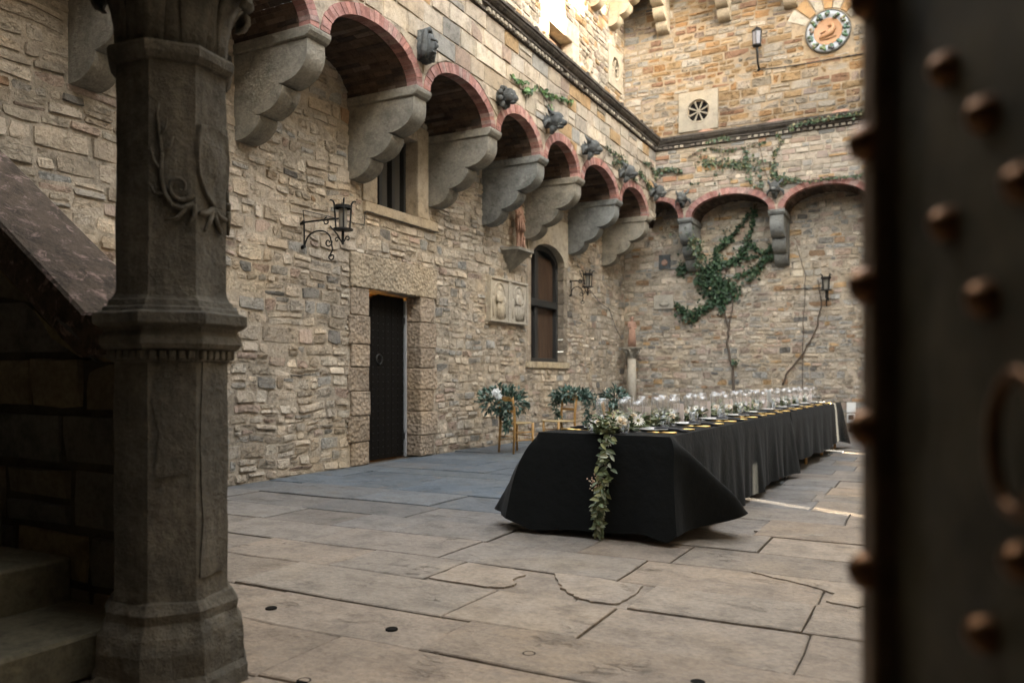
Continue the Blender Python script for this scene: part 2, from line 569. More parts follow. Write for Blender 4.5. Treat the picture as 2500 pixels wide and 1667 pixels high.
def stone_geo(outline, frame, depth, rng, back=-0.03, inset=0.10, dome=0.010, jit=0.006):
    n = len(outline)
    cu = sum(p[0] for p in outline) / n; cz = sum(p[1] for p in outline) / n
    w = max(p[0] for p in outline) - min(p[0] for p in outline)
    h = max(p[1] for p in outline) - min(p[1] for p in outline)
    ins = min(0.012, inset * min(w, h))
    tu = rng.uniform(-1, 1) * jit * 1.5; tz = rng.uniform(-1, 1) * jit * 1.8
    vs = []
    for u, z in outline: vs.append(frame(u, z, back))
    for u, z in outline:
        dd = math.hypot(u - cu, z - cz) + 1e-6
        k = 1 - ins / dd if dd > ins else 0.5
        uu = cu + (u - cu) * k; zz = cz + (z - cz) * k
        vs.append(frame(uu, zz, depth + tu * (u - cu) / (w * 0.5) + tz * (z - cz) / (h * 0.5) + rng.uniform(-jit, jit) * 0.6))
    vs.append(frame(cu + rng.uniform(-.15, .15) * w, cz + rng.uniform(-.15, .15) * h, depth + dome * rng.uniform(0.2, 1.5)))
    fs = []
    for i in range(n):
        j = (i + 1) % n
        fs.append((i, j, n + j, n + i))
        fs.append((n + i, n + j, 2 * n))
    return vs, fs, frame(cu, cz, 0), w * h


def cut(rect, holes, lo=0.06):
    u0, u1, z0, z1 = rect
    for (a, b, c, d) in holes:
        if u0 < b and u1 > a and z0 < d and z1 > c:
            best = None
            for r in ((u0, min(u1, a), z0, z1), (max(u0, b), u1, z0, z1), (u0, u1, z0, min(z1, c)), (u0, u1, max(z0, d), z1)):
                if r[1] - r[0] > lo and r[3] - r[2] > lo * 0.7:
                    ar = (r[1] - r[0]) * (r[3] - r[2])
                    if best is None or ar > best[0]: best = (ar, r)
            if best is None: return None
            u0, u1, z0, z1 = best[1]
    return (u0, u1, z0, z1)


def masonry(parent, frame, u0, u1, z0, z1, hr, wr, pal, seed, holes=(), mat=None, joint=0.016, depth=(0.004, 0.028), jit=0.012,
            warp=0.03, nmax=300, name='stone', reshape=None, split=0.18, dome=0.010, flat=0.006, tintfn=None, stuff='stonework'):
    rng = random.Random(seed)
    res = []
    z = z0
    row = 0
    while z < z1 - 0.04:
        h = rng.uniform(*hr)
        if z + h > z1 - 0.06: h = z1 - z
        u = u0
        while u < u1 - 0.02:
            w = rng.uniform(*wr) * (0.75 + 0.5 * h / hr[1])
            if rng.random() < 0.1: w *= 1.5
            if u + w > u1 - 0.08: w = u1 - u
            cells = [(u, u + w, z, z + h)]
            if h > hr[0] * 1.35 and rng.random() < split:
                k = rng.uniform(0.38, 0.62)
                cells = [(u, u + w, z, z + h * k), (u, u + w, z + h * k, z + h)]
            for cl in cells:
                r = cut(cl, holes)
                if r is None: continue
                a, b, c, d = r
                g = joint * rng.uniform(0.35, 0.75)
                a += g; b -= g; c += g; d -= g
                if b - a < 0.03 or d - c < 0.025: continue
                J = min(jit, 0.16 * (b - a), 0.16 * (d - c))
                jj = lambda s=1.0: rng.uniform(-J, J) * s
                um = (a + b) / 2; zm = (c + d) / 2
                ol = [(a + abs(jj()), c + abs(jj())), (um + jj(2), c + jj(.6)), (b - abs(jj()), c + abs(jj())), (b + jj(.6), zm + jj(2)),
                      (b - abs(jj()), d - abs(jj())), (um + jj(2), d + jj(.6)), (a + abs(jj()), d - abs(jj())), (a + jj(.6), zm + jj(2))]
                if warp:
                    o2 = []
                    for (p, q) in ol:
                        k = 1.0
                        for (ha, hb, hc, hd) in holes:
                            dx = max(ha - p, p - hb, 0); dz = max(hc - q, q - hd, 0)
                            k = min(k, math.hypot(dx, dz) / 0.35)
                        k = min(k, max(0, (q - z0)) / 0.2, max(0, z1 - q) / 0.2)
                        o2.append((p, q + k * warp * (noise.noise(Vector((p * 0.9, q * 0.9, seed))) + 0.5 * noise.noise(Vector((p * 2.4, q * 2.4, seed + 5))))))
                    ol = o2
                if reshape:
                    ol = reshape(ol)
                    if ol is None: continue
                dep = rng.uniform(*depth)
                geo = stone_geo(ol, frame, dep, rng, dome=dome, jit=flat)
                t = tintfn(um, zm, rng) if tintfn else None
                res.append((geo, t or pick(pal, rng)))
            u += w
        z += h
        row += 1
    finish_stones(res, parent, mat, nmax, name, stuff)


def finish_stones(res, parent, mat, nmax, name, stuff):
    scored = []
    for (vs, fs, c, ar), t in res:
        s = screen(c)
        sc = ar / (s[0] ** 2) if (s and shown(c)) else -1
        scored.append((sc, vs, fs, c, t))
    scored.sort(key=lambda q: -q[0])
    rest = MB()
    for i, (sc, vs, fs, c, t) in enumerate(scored):
        if i < nmax and sc > 0:
            b = MB(); b.add(vs, fs, t)
            b.build(name, mat, parent, org=c)
        else:
            rest.add(vs, fs, t)
    if rest.v:
        rest.build(stuff, mat, parent, kind='stuff')


def sheet(frame, us, zs, holes, d=0.0):
    """a flat backing sheet with real openings"""
    us = sorted(set(us + [h[0] for h in holes] + [h[1] for h in holes]))
    zs = sorted(set(zs + [h[2] for h in holes] + [h[3] for h in holes]))
    b = MB()
    for i in range(len(us) - 1):
        for j in range(len(zs) - 1):
            um = (us[i] + us[i + 1]) / 2; zm = (zs[j] + zs[j + 1]) / 2
            if any(h[0] < um < h[1] and h[2] < zm < h[3] for h in holes): continue
            b.add([frame(us[i], zs[j], d), frame(us[i + 1], zs[j], d), frame(us[i + 1], zs[j + 1], d), frame(us[i], zs[j + 1], d)], [(0, 1, 2, 3)])
    return b


def block(parent, frame, u0, u1, z0, z1, d0, d1, mat, tint=(0.4, 0.33, 0.25), name='stone', bevel=0.008, rough=0.0, seed=0):
    b = MB(); b.prism([(u0, z0), (u1, z0), (u1, z1), (u0, z1)], frame, d0, d1, tint)
    c = frame((u0 + u1) / 2, (z0 + z1) / 2, (d0 + d1) / 2)
    o = b.build(name, mat, parent, bevel=bevel, org=c)
    if rough: roughen(o.data, rough, 6, seed, 2)
    return o

# ================================================================ STRUCTURE
# ---------------------------------------------------------------- courtyard floor
floor = empty('courtyard_floor', kind='structure')
b = MB(); b.add([(-30, -8, -0.018), (30, -8, -0.018), (30, 40, -0.018), (-30, 40, -0.018)], [(0, 1, 2, 3)])
b.build('bedding', M_PJOINT, floor)
rng = random.Random(21)
lines = [-2.2, -1.5, -0.8, -0.2, 0.35, 0.85, 1.32, 1.80, 2.29, 2.82, 3.27, 3.83, 4.33, 4.90, 5.46, 6.05, 6.75, 7.4, 8.0]
while lines[-1] < 18.3:
    lines.append(lines[-1] + rng.uniform(0.42, 0.72))
lines[-1] = 18.64
hand = {8: [-3.6, -2.35, -0.9, 0.2, 1.2], 9: [-4.3, -3.12, -1.945, -0.3, 0.9], 10: [-4.4, -3.535, -2.11, -1.41, -0.48, 0.5],
        11: [-5.2, -4.25, -3.32, -2.605, -1.66, -1.365, -0.52, 0.4], 12: [-5.0, -3.95, -2.83, -1.6, -0.515, 0.6]}
SAND = (0.30, 0.241, 0.184); SHADE_BLUE = (0.105, 0.125, 0.145)  # second tone paints cool skylit shade into slabs left of middle


def wav(x, y, s): return 0.022 * noise.noise(Vector((x * 0.8, y * 0.8, s))) + 0.010 * noise.noise(Vector((x * 3.1, y * 3.1, s + 9)))


slabs = []
for i in range(len(lines) - 1):
    y0, y1 = lines[i], lines[i + 1]
    if i in hand:
        xs = [-6.72] + hand[i] + [1.6, 2.9, 4.52]
    else:
        xs = [-6.72]
        while xs[-1] < 3.6: xs.append(xs[-1] + rng.uniform(0.5, 1.25))
        xs.append(4.52)
    for j in range(len(xs) - 1):
        x0, x1 = xs[j], xs[j + 1]
        subs = [(y0, y1)]
        if i > 13 and rng.random() < 0.12: k = rng.uniform(.4, .6); subs = [(y0, y0 + (y1 - y0) * k), (y0 + (y1 - y0) * k, y1)]
        for (a, c) in subs:
            slabs.append((x0, x1, a, c, rng.uniform(-0.015, 0.015) if i not in hand else rng.uniform(-.02, .02)))
flist = []
for (x0, x1, y0, y1, sk) in slabs:
    g = rng.uniform(0.001, 0.0045)
    nx = 6; pts = []
    for k in range(nx): pts.append((x0 + (x1 - x0) * k / nx, y0))
    for k in range(2): pts.append((x1, y0 + (y1 - y0) * k / 2))
    for k in range(nx): pts.append((x1 - (x1 - x0) * k / nx, y1))
    for k in range(2): pts.append((x0, y1 - (y1 - y0) * k / 2))
    cx, cy = (x0 + x1) / 2, (y0 + y1) / 2
    top = rng.uniform(-0.011, 0.004)
    tx, ty = rng.uniform(-.004, .004), rng.uniform(-.004, .004)
    o0 = []
    for n_, (x, y) in enumerate(pts):
        corner = n_ in (0, nx, nx + 2, 2 * nx + 2)
        gg = g * (1.6 if corner else 1.0) + abs(rng.gauss(0, 0.006 if rng.random() < .3 else 0.0025)) * (0 if corner else 1)
        sx = (1 if x < cx - 1e-6 else -1 if x > cx + 1e-6 else 0); sy = (1 if y < cy - 1e-6 else -1 if y > cy + 1e-6 else 0)
        px = x + (gg * sx if abs(x - x0) < 1e-6 or abs(x - x1) < 1e-6 else 0) + wav(x, y, 3.0) + sk * (y - y0) / (y1 - y0) * 0
        py = y + (gg * sy if abs(y - y0) < 1e-6 or abs(y - y1) < 1e-6 else 0) + wav(x, y, 7.0)
        o0.append((px, py))
    n = len(o0)
    vs = [(x, y, -0.05) for x, y in o0]
    vs += [(x, y, top - 0.005 + tx * (x - cx) + ty * (y - cy)) for x, y in o0]
    ins = rng.uniform(0.005, 0.012)
    for x, y in o0:
        dx, dy = cx - x, cy - y
        vs.append((x + math.copysign(min(ins, abs(dx)), dx), y + math.copysign(min(ins, abs(dy)), dy), top + tx * (x - cx) + ty * (y - cy)))
    fs = []
    for k in range(n):
        k2 = (k + 1) % n
        fs += [(k, k2, n + k2, n + k), (n + k, n + k2, 2 * n + k2, 2 * n + k)]
    fs.append(tuple(range(2 * n, 3 * n)))
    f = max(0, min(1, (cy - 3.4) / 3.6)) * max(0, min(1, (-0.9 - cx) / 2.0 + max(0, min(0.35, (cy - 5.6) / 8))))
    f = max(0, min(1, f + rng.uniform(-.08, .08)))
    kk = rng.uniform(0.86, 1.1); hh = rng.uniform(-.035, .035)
    t = tuple((SAND[q] * (1 - f) + SHADE_BLUE[q] * f) * kk * (1 + (hh, 0, -hh)[q]) for q in range(3))
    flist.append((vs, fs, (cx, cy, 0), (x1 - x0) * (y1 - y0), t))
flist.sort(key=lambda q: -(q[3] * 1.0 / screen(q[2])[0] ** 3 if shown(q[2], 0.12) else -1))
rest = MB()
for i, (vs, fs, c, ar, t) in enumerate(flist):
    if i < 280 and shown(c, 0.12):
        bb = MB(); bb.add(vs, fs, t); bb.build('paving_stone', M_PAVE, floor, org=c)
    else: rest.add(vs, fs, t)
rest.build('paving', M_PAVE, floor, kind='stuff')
# thin flakes of the upper layer still lying on worn slabs
for ol, z, t in (([(-1.98, 4.30), (-1.70, 4.31), (-1.42, 4.27), (-1.405, 4.05), (-1.43, 3.86), (-1.56, 3.845), (-1.68, 3.90), (-1.79, 4.0), (-1.88, 4.12)], 0.0, (0.325, 0.27, 0.215)),
                 ([(-2.58, 3.86), (-2.2, 3.85), (-2.09, 3.87), (-2.07, 3.98), (-2.14, 4.05), (-2.12, 4.18), (-2.24, 4.27), (-2.58, 4.30)], 0.0, (0.315, 0.26, 0.207)),
                 ([(-0.95, 4.88), (-0.62, 4.84), (-0.34, 4.86), (-0.2, 4.5), (-0.34, 4.38), (-0.48, 4.42), (-0.46, 4.6), (-0.6, 4.7)], 0.0, (0.32, 0.26, 0.20)),
                 ([(-1.15, 6.35), (-.75, 6.38), (-.7, 6.24), (-0.95, 6.14), (-1.2, 6.2)], 0.0, (0.28, 0.245, 0.205))):
    o2 = []
    for q in range(len(ol)):
        p, r_ = Vector(ol[q]), Vector(ol[(q + 1) % len(ol)])
        for w in (0, .2, .4, .6, .8):
            v = p.lerp(r_, w); o2.append((v.x + rng.uniform(-.010, .010), v.y + rng.uniform(-.010, .010)))
    bb = MB(); bb.prism(o2, lambda u, z_, d: (u, z_, d), -0.02, 0.0035, t)
    bb.build('stone_flake', M_PAVE, floor)
for (x, y) in ((-2.95, 2.99), (-2.21, 3.0), (-1.5, 3.0), (-0.79, 3.02), (-2.13, 2.33)):
    bb = MB(); bb.lathe([(0.001, 0.001), (0.022, 0.001), (0.026, 0.0025), (0.029, 0.001), (0.029, -0.02)], 14, (x, y, 0.0005), cap=False)
    bb.build('drain_hole_disc', M_DARK, floor)  # flat dark discs stand in for the shade inside drain holes

# ---------------------------------------------------------------- left courtyard wall
lw = empty('courtyard_wall', label='tall sunless rubble wall on the left with the studded door and arched window', cat='stone wall')


DOOR = (8.56, 9.76, -0.05, 2.35); SWIN = (8.74, 9.70, 3.51, 4.62); AWIN = (13.45, 14.97, 1.47, 3.78)
mh = [(8.17, 10.19, -0.05, 2.80), (8.43, 10.0, 3.36, 4.85), (13.28, 15.16, 1.34, 4.35)]
sheet(fr_left, [2.5, 6, 12, 18.7], [-0.1, 5.3], [DOOR, SWIN, AWIN]).build('mortar', M_MORT, lw)
masonry(lw, fr_left, 2.65, 8.3, 0.0, 5.25, (0.08, 0.20), (0.10, 0.34), PAL_L, 3, mh, M_RUB, joint=0.013, jit=0.020, warp=0.06, nmax=160, split=0.3, depth=(0.0, 0.022), dome=0.004, flat=0.007)
masonry(lw, fr_left, 8.3, 18.6, 0.0, 5.25, (0.08, 0.18), (0.10, 0.31), PAL_L, 4, mh, M_RUB, joint=0.012, jit=0.017, warp=0.05, nmax=140, split=0.3, depth=(0.0, 0.022), dome=0.004, flat=0.007)
# door surround
SUR = (0.33, 0.265, 0.20)
block(lw, fr_left, 8.17, 10.19, 2.352, 2.80, -0.40, 0.045, M_PICK, (0.40, 0.33, 0.24), 'lintel', 0.012, 0.006, 1)
zz = [0, 0.31, 0.66, 0.98, 1.30, 1.60, 1.98, 2.35]
for i in range(len(zz) - 1):
    k = (1, .82, 1.05, .9, 1.1, .95, 1.15)[i]
    block(lw, fr_left, 8.19 - (i % 2) * 0.06, 8.56, zz[i] + .004, zz[i + 1] - .004, -0.40, 0.03 + 0.01 * (i % 3), M_PICK, tuple(c * k for c in SUR), 'jamb_stone', 0.012, 0.005, i)
    k = (.9, 1.08, .92, 1.1, .85, 1.0, 1.1)[i]
    block(lw, fr_left, 9.76, 10.12 + (i % 2) * 0.08, zz[i] + .004, zz[i + 1] - .004, -0.40, 0.03 + 0.01 * ((i + 1) % 3), M_PICK, tuple(c * k for c in SUR), 'jamb_stone', 0.012, 0.005, i + 20)
# small window surround
block(lw, fr_left, 8.43, 8.737, 3.52, 4.84, -0.3, 0.03, M_ASH, (0.40, 0.34, 0.26), 'jamb_stone', 0.008)
block(lw, fr_left, 9.703, 9.98, 3.52, 4.84, -0.3, 0.03, M_ASH, (0.43, 0.36, 0.27), 'jamb_stone', 0.008)
block(lw, fr_left, 8.45, 10.2, 3.37, 3.508, -0.3, 0.06, M_ASH, (0.42, 0.35, 0.26), 'window_sill', 0.01)
block(lw, fr_left, 8.743, 9.697, 4.62, 4.84, -0.3, 0.028, M_ASH, (0.38, 0.32, 0.25), 'lintel', 0.008)
# arched window surround: a big smooth slab with the arch cut out of it
ar = [(13.30, 4.33), (13.30, 3.42), (13.448, 3.42)]
for k in range(13):
    t = PI - PI * k / 12
    ar.append((14.21 + 0.76 * math.cos(t), 3.42 + 0.36 * math.sin(t)))
ar += [(14.972, 3.42), (15.14, 3.42), (15.14, 4.33)]
bb = MB(); bb.prism(ar, fr_left, -0.45, 0.035, (0.44, 0.385, 0.30)); bb.build('arch_stone', M_ASH, lw)
zz = [1.47, 1.70, 1.95, 2.17, 2.42, 2.66, 2.90, 3.15, 3.417]
for i in range(len(zz) - 1):
    k = (1, .8, 1.1, .9)[i % 4]
    block(lw, fr_left, 14.972, 15.14, zz[i] + .005, zz[i + 1] - .005, -0.45, 0.02 + .008 * (i % 2), M_RUB, tuple(c * k for c in (0.33, 0.28, 0.22)), 'jamb_stone', 0.012, 0.006, i)
block(lw, fr_left, 13.30, 13.447, 1.475, 3.415, -0.45, 0.02, M_RUB, (0.42, 0.35, 0.27), 'jamb_stone', 0.01)
block(lw, fr_left, 13.25, 15.2, 1.345, 1.467, -0.45, 0.05, M_ASH, (0.44, 0.37, 0.26), 'window_sill', 0.01)
# the dark room behind the door
bb = MB()
for (a_, b_) in (((-10.2, 7.4, -0.1), (-10.0, 11.0, 3.1)), ((-10.2, 7.2, -0.1), (-7.12, 7.4, 3.1)), ((-10.2, 11.0, -0.1), (-7.12, 11.2, 3.1)), ((-10.2, 7.2, 3.1), (-7.12, 11.2, 3.3)), ((-10.2, 7.2, -0.3), (-7.12, 11.2, -0.06))):
    bb.box(a_, b_)
bb.box((-7.14, 7.2, -0.1), (-7.11, 8.5, 3.1)); bb.box((-7.14, 9.8, -0.1), (-7.11, 11.2, 3.1)); bb.box((-7.14, 8.5, 2.7), (-7.11, 9.8, 3.1))
room = bb.build('door_room', stone_mat('room_plaster', base=(0.42, 0.25, 0.10), use_tint=False, bump=0.004), None)
tag(room, kind='structure')

# ---------------------------------------------------------------- back courtyard wall
bw = empty('courtyard_wall', label='rubble back wall under the arches with dark green ivy climbing it', cat='stone wall')
sheet(fr_back, [-6.75, 0, 4.6], [-0.1, 5.3], []).build('mortar', M_MORT, bw)
masonry(bw, fr_back, -6.68, -0.9, 0.0, 5.25, (0.075, 0.17), (0.09, 0.30), PAL_B, 11, [], M_RUB, joint=0.012, jit=0.013, warp=0.04, nmax=300, split=0.12, depth=(0.0, 0.020), dome=0.004, flat=0.006)
masonry(bw, fr_back, -0.9, 4.5, 0.0, 5.25, (0.15, 0.28), (0.22, 0.5), PAL_B, 12, [], M_RUB, joint=0.016, nmax=0)

# ---------------------------------------------------------------- galleries on corbels
RISE = 0.43; RING = 0.135
CORB = [4.35, 6.23, 8.13, 9.99, 11.61, 13.17, 15.18, 17.10]
CW = 0.30
ARL = [(2.7, 4.35)] + [(CORB[i] + CW, CORB[i + 1]) for i in range(len(CORB) - 1)]
BCO = [-5.09, -3.10, -1.12, 0.86, 2.84]
ARB = [(-5.95, -5.09)] + [(BCO[i] + 0.31, BCO[i + 1]) for i in range(len(BCO) - 1)]
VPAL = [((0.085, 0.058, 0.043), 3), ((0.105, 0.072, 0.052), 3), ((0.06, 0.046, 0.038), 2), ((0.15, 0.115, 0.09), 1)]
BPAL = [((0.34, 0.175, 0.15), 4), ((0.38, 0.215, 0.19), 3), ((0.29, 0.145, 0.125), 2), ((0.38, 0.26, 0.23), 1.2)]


def corbel_mesh(dep=1.08, ztop=ZS, zbot=3.73, w=CW, name='corbel'):
    """side profile of three rounded lobes, extruded"""
    s = dep / 1.08; k_ = (ztop - zbot) / 1.04
    poly = [(0.0, ztop - 0.12), (0.0, zbot + 0.01 * k_)]
    arcs = []
    for (cx, cz, rx, rz, a0, a1) in ((0.055, 0.225, 0.315, 0.225, 262, 360), (0.345, 0.485, 0.35, 0.255, 264, 360), (0.675, 0.80, 0.36, 0.29, 264, 360)):
        for k in range(13):
            t = math.radians(a0 + (a1 - a0) * k / 12)
            arcs.append((max(0.0, cx + rx * math.cos(t)) * s, zbot + (cz + rz * math.sin(t)) * k_))
    poly += arcs + [(1.035 * s, ztop - 0.12)]
    b = MB()
    fr = lambda u, z, d: (u, d, z)       # profile along local x, width along local y
    n = len(poly)
    b.prism(poly, fr, -w / 2 + 0.012, w / 2 - 0.012)
    me = b.mesh(name, None, bevel=0.008)
    smooth_by_angle(me, 0.5)
    # cap slab with a rounded nose
    c = MB()
    e = 1.08 * s
    cp = [(0, ztop - 0.12), (e - 0.05, ztop - 0.12), (e - 0.01, ztop - 0.10), (e + 0.02, ztop - 0.06), (e + 0.025, ztop - 0.03), (e + 0.02, ztop - 0.002), (0, ztop - 0.002)]
    c.prism(cp, fr, -w / 2 - 0.018, w / 2 + 0.018)
    mc = c.mesh('corbel_cap', None, bevel=0.012)
    return me, mc


def arch_set(parent, frame, spans, dep, tintseed, maxb=999):
    rg = random.Random(tintseed)
    for (a, c) in spans:
        um = (a + c) / 2; A = (c - a) / 2
        ring = empty('brick_arch'); ring.parent = parent
        N = max(12, int(PI * (A + RISE) / 2 * 1.06 / 0.066))
        vb = MB()
        P = lambda t, o: (um + (A + o) * math.cos(t), ZS + (RISE + o) * math.sin(t))
        for k in range(N):
            t0 = PI * (k + 0.035) / N; t1 = PI * (k + 0.965) / N
            bb = MB()
            o = rg.uniform(-0.006, 0.006)
            q = [P(t0, 0.002), P(t1, 0.002), P(t1, RING + o), P(t0, RING + o)]
            bb.prism(q, frame, -0.14, 0.014 + rg.uniform(-.004, .006), pick(BPAL, rg))
            cu = sum(p[0] for p in q) / 4; cz = sum(p[1] for p in q) / 4
            bb.build('brick', M_BRICK, ring, org=frame(cu, cz, 0))
            # soffit course behind it
            r_ = rg.uniform(-0.004, 0.010)
            t0 = PI * (k + 0.02) / N; t1 = PI * (k + 0.98) / N
            q = [P(t0, r_), P(t1, r_), P(t1, 0.07), P(t0, 0.07)]
            e0 = -dep - 0.03; first = 0.14 if k % 2 else 0.26
            while e0 < -0.146:
                e1 = min(-0.142, e0 + first); first = 0.27
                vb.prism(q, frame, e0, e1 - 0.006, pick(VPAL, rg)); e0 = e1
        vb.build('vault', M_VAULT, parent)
        mo = MB()
        q = [P(PI * k / 24, 0.0) for k in range(25)] + [P(PI - PI * k / 24, RING - 0.008) for k in range(25)]
        for k in range(24):
            mo.prism([P(PI * k / 24, 0.008), P(PI * (k + 1) / 24, 0.008), P(PI * (k + 1) / 24, RING - .006), P(PI * k / 24, RING - .006)], frame, -0.14, 0.004)
        mo.build('arch_mortar', M_MORT, ring)


def arch_low(u, spans, off):
    for (a, c) in spans:
        um = (a + c) / 2; A = (c - a) / 2 + off
        if abs(u - um) < A: return ZS + (RISE + off) * math.sqrt(1 - ((u - um) / A) ** 2)
    return ZS


def gallery(parent, frame, u0, u1, spans, seed, pal, hr, wr, dep):
    b = MB()
    u = u0
    while u < u1 - 1e-6:
        v = min(u + 0.05, u1)
        za, zb = arch_low(u, spans, 0.06), arch_low(v, spans, 0.06)
        b.add([frame(u, za, 0), frame(v, zb, 0), frame(v, ZC + 0.02, 0), frame(u, ZC + 0.02, 0)], [(0, 1, 2, 3)])
        u = v
    b.build('mortar', M_MORT, parent)

    def rs(ol):
        o2 = []; low = 0
        for (p, q) in ol:
            zl = max(arch_low(p, spans, RING + 0.012), ZS + 0.02)
            if q < zl: q = zl; low += 1
            o2.append((p, q))
        if max(q for _, q in o2) - min(q for _, q in o2) < 0.035 or low > 5: return None
        return o2
    masonry(parent, frame, u0, u1, ZS, ZC, hr, wr, pal, seed, [], M_ASH, joint=0.010, jit=0.008, warp=0.012, nmax=200, reshape=rs, split=0.12, depth=(0.004, 0.02), dome=0.004, flat=0.004)
    bb = MB()
    n0, n1 = frame(u0, ZC - 0.12, -dep), frame(u1, ZC + 0.02, -0.005)
    lo = [min(n0[i], n1[i]) for i in range(3)]; hi = [max(n0[i], n1[i]) for i in range(3)]
    bb.box(lo, hi); bb.build('walkway', M_ROOF, parent)


CPROF = [(-0.02, 6.34), (0.045, 6.34), (0.05, 6.405), (0.085, 6.42), (0.085, 6.455), (0.115, 6.475), (0.15, 6.515), (0.155, 6.545), (0.175, 6.55), (0.175, 6.595), (-0.2, 6.60)]


def cornice(parent, frame, u0, u1, m0=0.0, m1=0.0, step=0.11):
    b = MB(); n = max(2, int((u1 - u0) / step)); m = len(CPROF)
    vs = []; fs = []
    for i in range(n + 1):
        for (d, z) in CPROF:
            k0 = (u0 + m0 * d); k1 = (u1 + m1 * d)
            u = k0 + (k1 - k0) * i / n
            w = 0.010 * noise.noise(Vector((u * 3, d * 8, z * 8)))
            w2 = 0.008 * noise.noise(Vector((u * 5 + 20, d * 8, z * 8)))
            vs.append(frame(u, z + w2, d + w))
    for i in range(n):
        for k in range(m - 1):
            fs.append((i * m + k, (i + 1) * m + k, (i + 1) * m + k + 1, i * m + k + 1))
    b.add(vs, fs); o = b.build('cornice', M_CORN, parent)
    d = MB(); u = u0 + 0.1; rg = random.Random(5)
    while u < u1 - 0.1:
        h = rg.uniform(.9, 1.1)
        if rg.random() > 0.08: d.prism([(u, 6.352), (u + 0.07 * h, 6.352), (u + 0.07 * h, 6.40), (u, 6.40)], frame, 0.04, 0.082, (0.34, 0.30, 0.24) if rg.random() < .75 else (0.15, 0.13, 0.11))
        u += 0.125
    d.build('dentil_row', M_ASH, parent, kind='stuff')


lg = empty('gallery_wall', label='jettied ashlar gallery along the left on seven visible scrolled corbels and brick arches', cat='gallery')
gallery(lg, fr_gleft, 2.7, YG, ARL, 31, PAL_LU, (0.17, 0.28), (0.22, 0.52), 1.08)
arch_set(lg, fr_gleft, ARL, 1.08, 41)
cm, cc = corbel_mesh()
cmats = [M_SEREN, M_SEREN, M_SEREN, M_SEREN, M_SEREN_B, M_SEREN, M_SEREN_B, M_SEREN]
for i, y in enumerate(CORB):
    m1 = cm.copy(); m1.materials.append(cmats[i]); roughen(m1, 0.004, 5, i)
    m2 = cc.copy(); m2.materials.append(cmats[i])
    o = obj('corbel', m1, lg, (XL, y + CW / 2, 0))
    obj('corbel_cap', m2, o)
cornice(lg, fr_gleft, 2.7, YG, 0, -1)

bg_ = empty('gallery_wall', label='jettied back gallery over wide brick arches with ivy trailing across it', cat='gallery')
gallery(bg_, fr_gback, XG, XR, ARB, 32, PAL_BG, (0.09, 0.17), (0.12, 0.34), 0.87)
arch_set(bg_, fr_gback, ARB[1:], 0.87, 42)
arch_set(bg_, fr_gback, [(-5.95, -5.09)], 0.87, 43)
cmb, ccb = corbel_mesh(0.87, ZS, 3.65, 0.31)
cmb.materials.append(M_SEREN_B); ccb.materials.append(M_SEREN_B)
for x in BCO:
    o = obj('corbel', cmb, bg_, (x + 0.155, YB, 0), (0, 0, -PI / 2))
    obj('corbel_cap', ccb, o)
cornice(bg_, fr_gback, XG, XR, 1, 0)
for x in (-4.42, -2.95, -1.65, -0.3):
    bb = MB()
    q = [(x + 0.17 * math.cos(PI * k / 8), 6.60 + 0.055 * math.sin(PI * k / 8)) for k in range(9)]
    bb.prism(q, fr_gback, -0.25, 0.16); bb.build('clay_tile', M_TERRA, bg_)
for y in (11.2, 13.3, 15.1, 16.3, 17.0):
    bb = MB()
    q = [(y + 0.06 * math.cos(PI * k / 8), 6.60 + 0.05 * math.sin(PI * k / 8)) for k in range(9)]
    bb.prism(q, fr_gleft, -0.2, 0.17); bb.build('clay_tile', M_CORN, lg)

# ---------------------------------------------------------------- upper walls behind the walkways
ul = empty('tower_wall', label='sun touched upper wall rising behind the left gallery with one square window', cat='stone wall')
UW = (14.25, 15.40, 7.02, 8.20)
uh = [(14.10, 15.78, 6.6, 8.62), (17.50, 18.40, 8.03, 8.99)]
sheet(fr_left, [6.5, 12, 18.7], [6.3, 10.6], [UW, (17.73, 18.17, 8.29, 8.73)]).build('mortar', M_MORT, ul)
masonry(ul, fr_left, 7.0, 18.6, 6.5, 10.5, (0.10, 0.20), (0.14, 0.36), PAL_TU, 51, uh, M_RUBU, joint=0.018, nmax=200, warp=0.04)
block(ul, fr_left, 14.12, 15.70, 8.205, 8.60, -0.5, 0.03, M_ASH, (0.36, 0.31, 0.23), 'lintel', 0.01)
block(ul, fr_left, 15.402, 15.76, 7.6, 8.20, -0.5, 0.03, M_ASH, (0.35, 0.30, 0.24), 'jamb_stone', 0.01)
block(ul, fr_left, 15.402, 15.70, 7.0, 7.59, -0.5, 0.02, M_ASH, (0.33, 0.25, 0.16), 'jamb_stone', 0.01)
block(ul, fr_left, 14.12, 14.248, 7.0, 8.20, -0.5, 0.02, M_ASH, (0.35, 0.29, 0.20), 'jamb_stone', 0.01)
block(ul, fr_left, 14.0, 15.8, 6.8, 6.99, -0.5, 0.04, M_ASH, (0.44, 0.37, 0.26), 'window_sill', 0.01)
ub = empty('tower_wall', label='warm ochre upper back wall with round medallion and rose window', cat='stone wall')
uh2 = [(-5.31, -4.39, 6.95, 7.90), (-2.5, -1.5, 8.2, 9.2)]
sheet(fr_back, [-6.75, 0, 4.6], [6.3, 10.6], [(-5.07, -4.63, 7.2, 7.64)]).build('mortar', stone_mat('pale_mortar', base=(0.26, 0.20, 0.135), fine=38, bump=0.015, mott=0.4, use_tint=False), ub)


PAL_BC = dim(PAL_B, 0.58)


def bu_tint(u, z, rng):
    return pick(PAL_BC if u < -6.0 + 0.4 * noise.noise(Vector((u, z, 2))) else PAL_BU, rng)


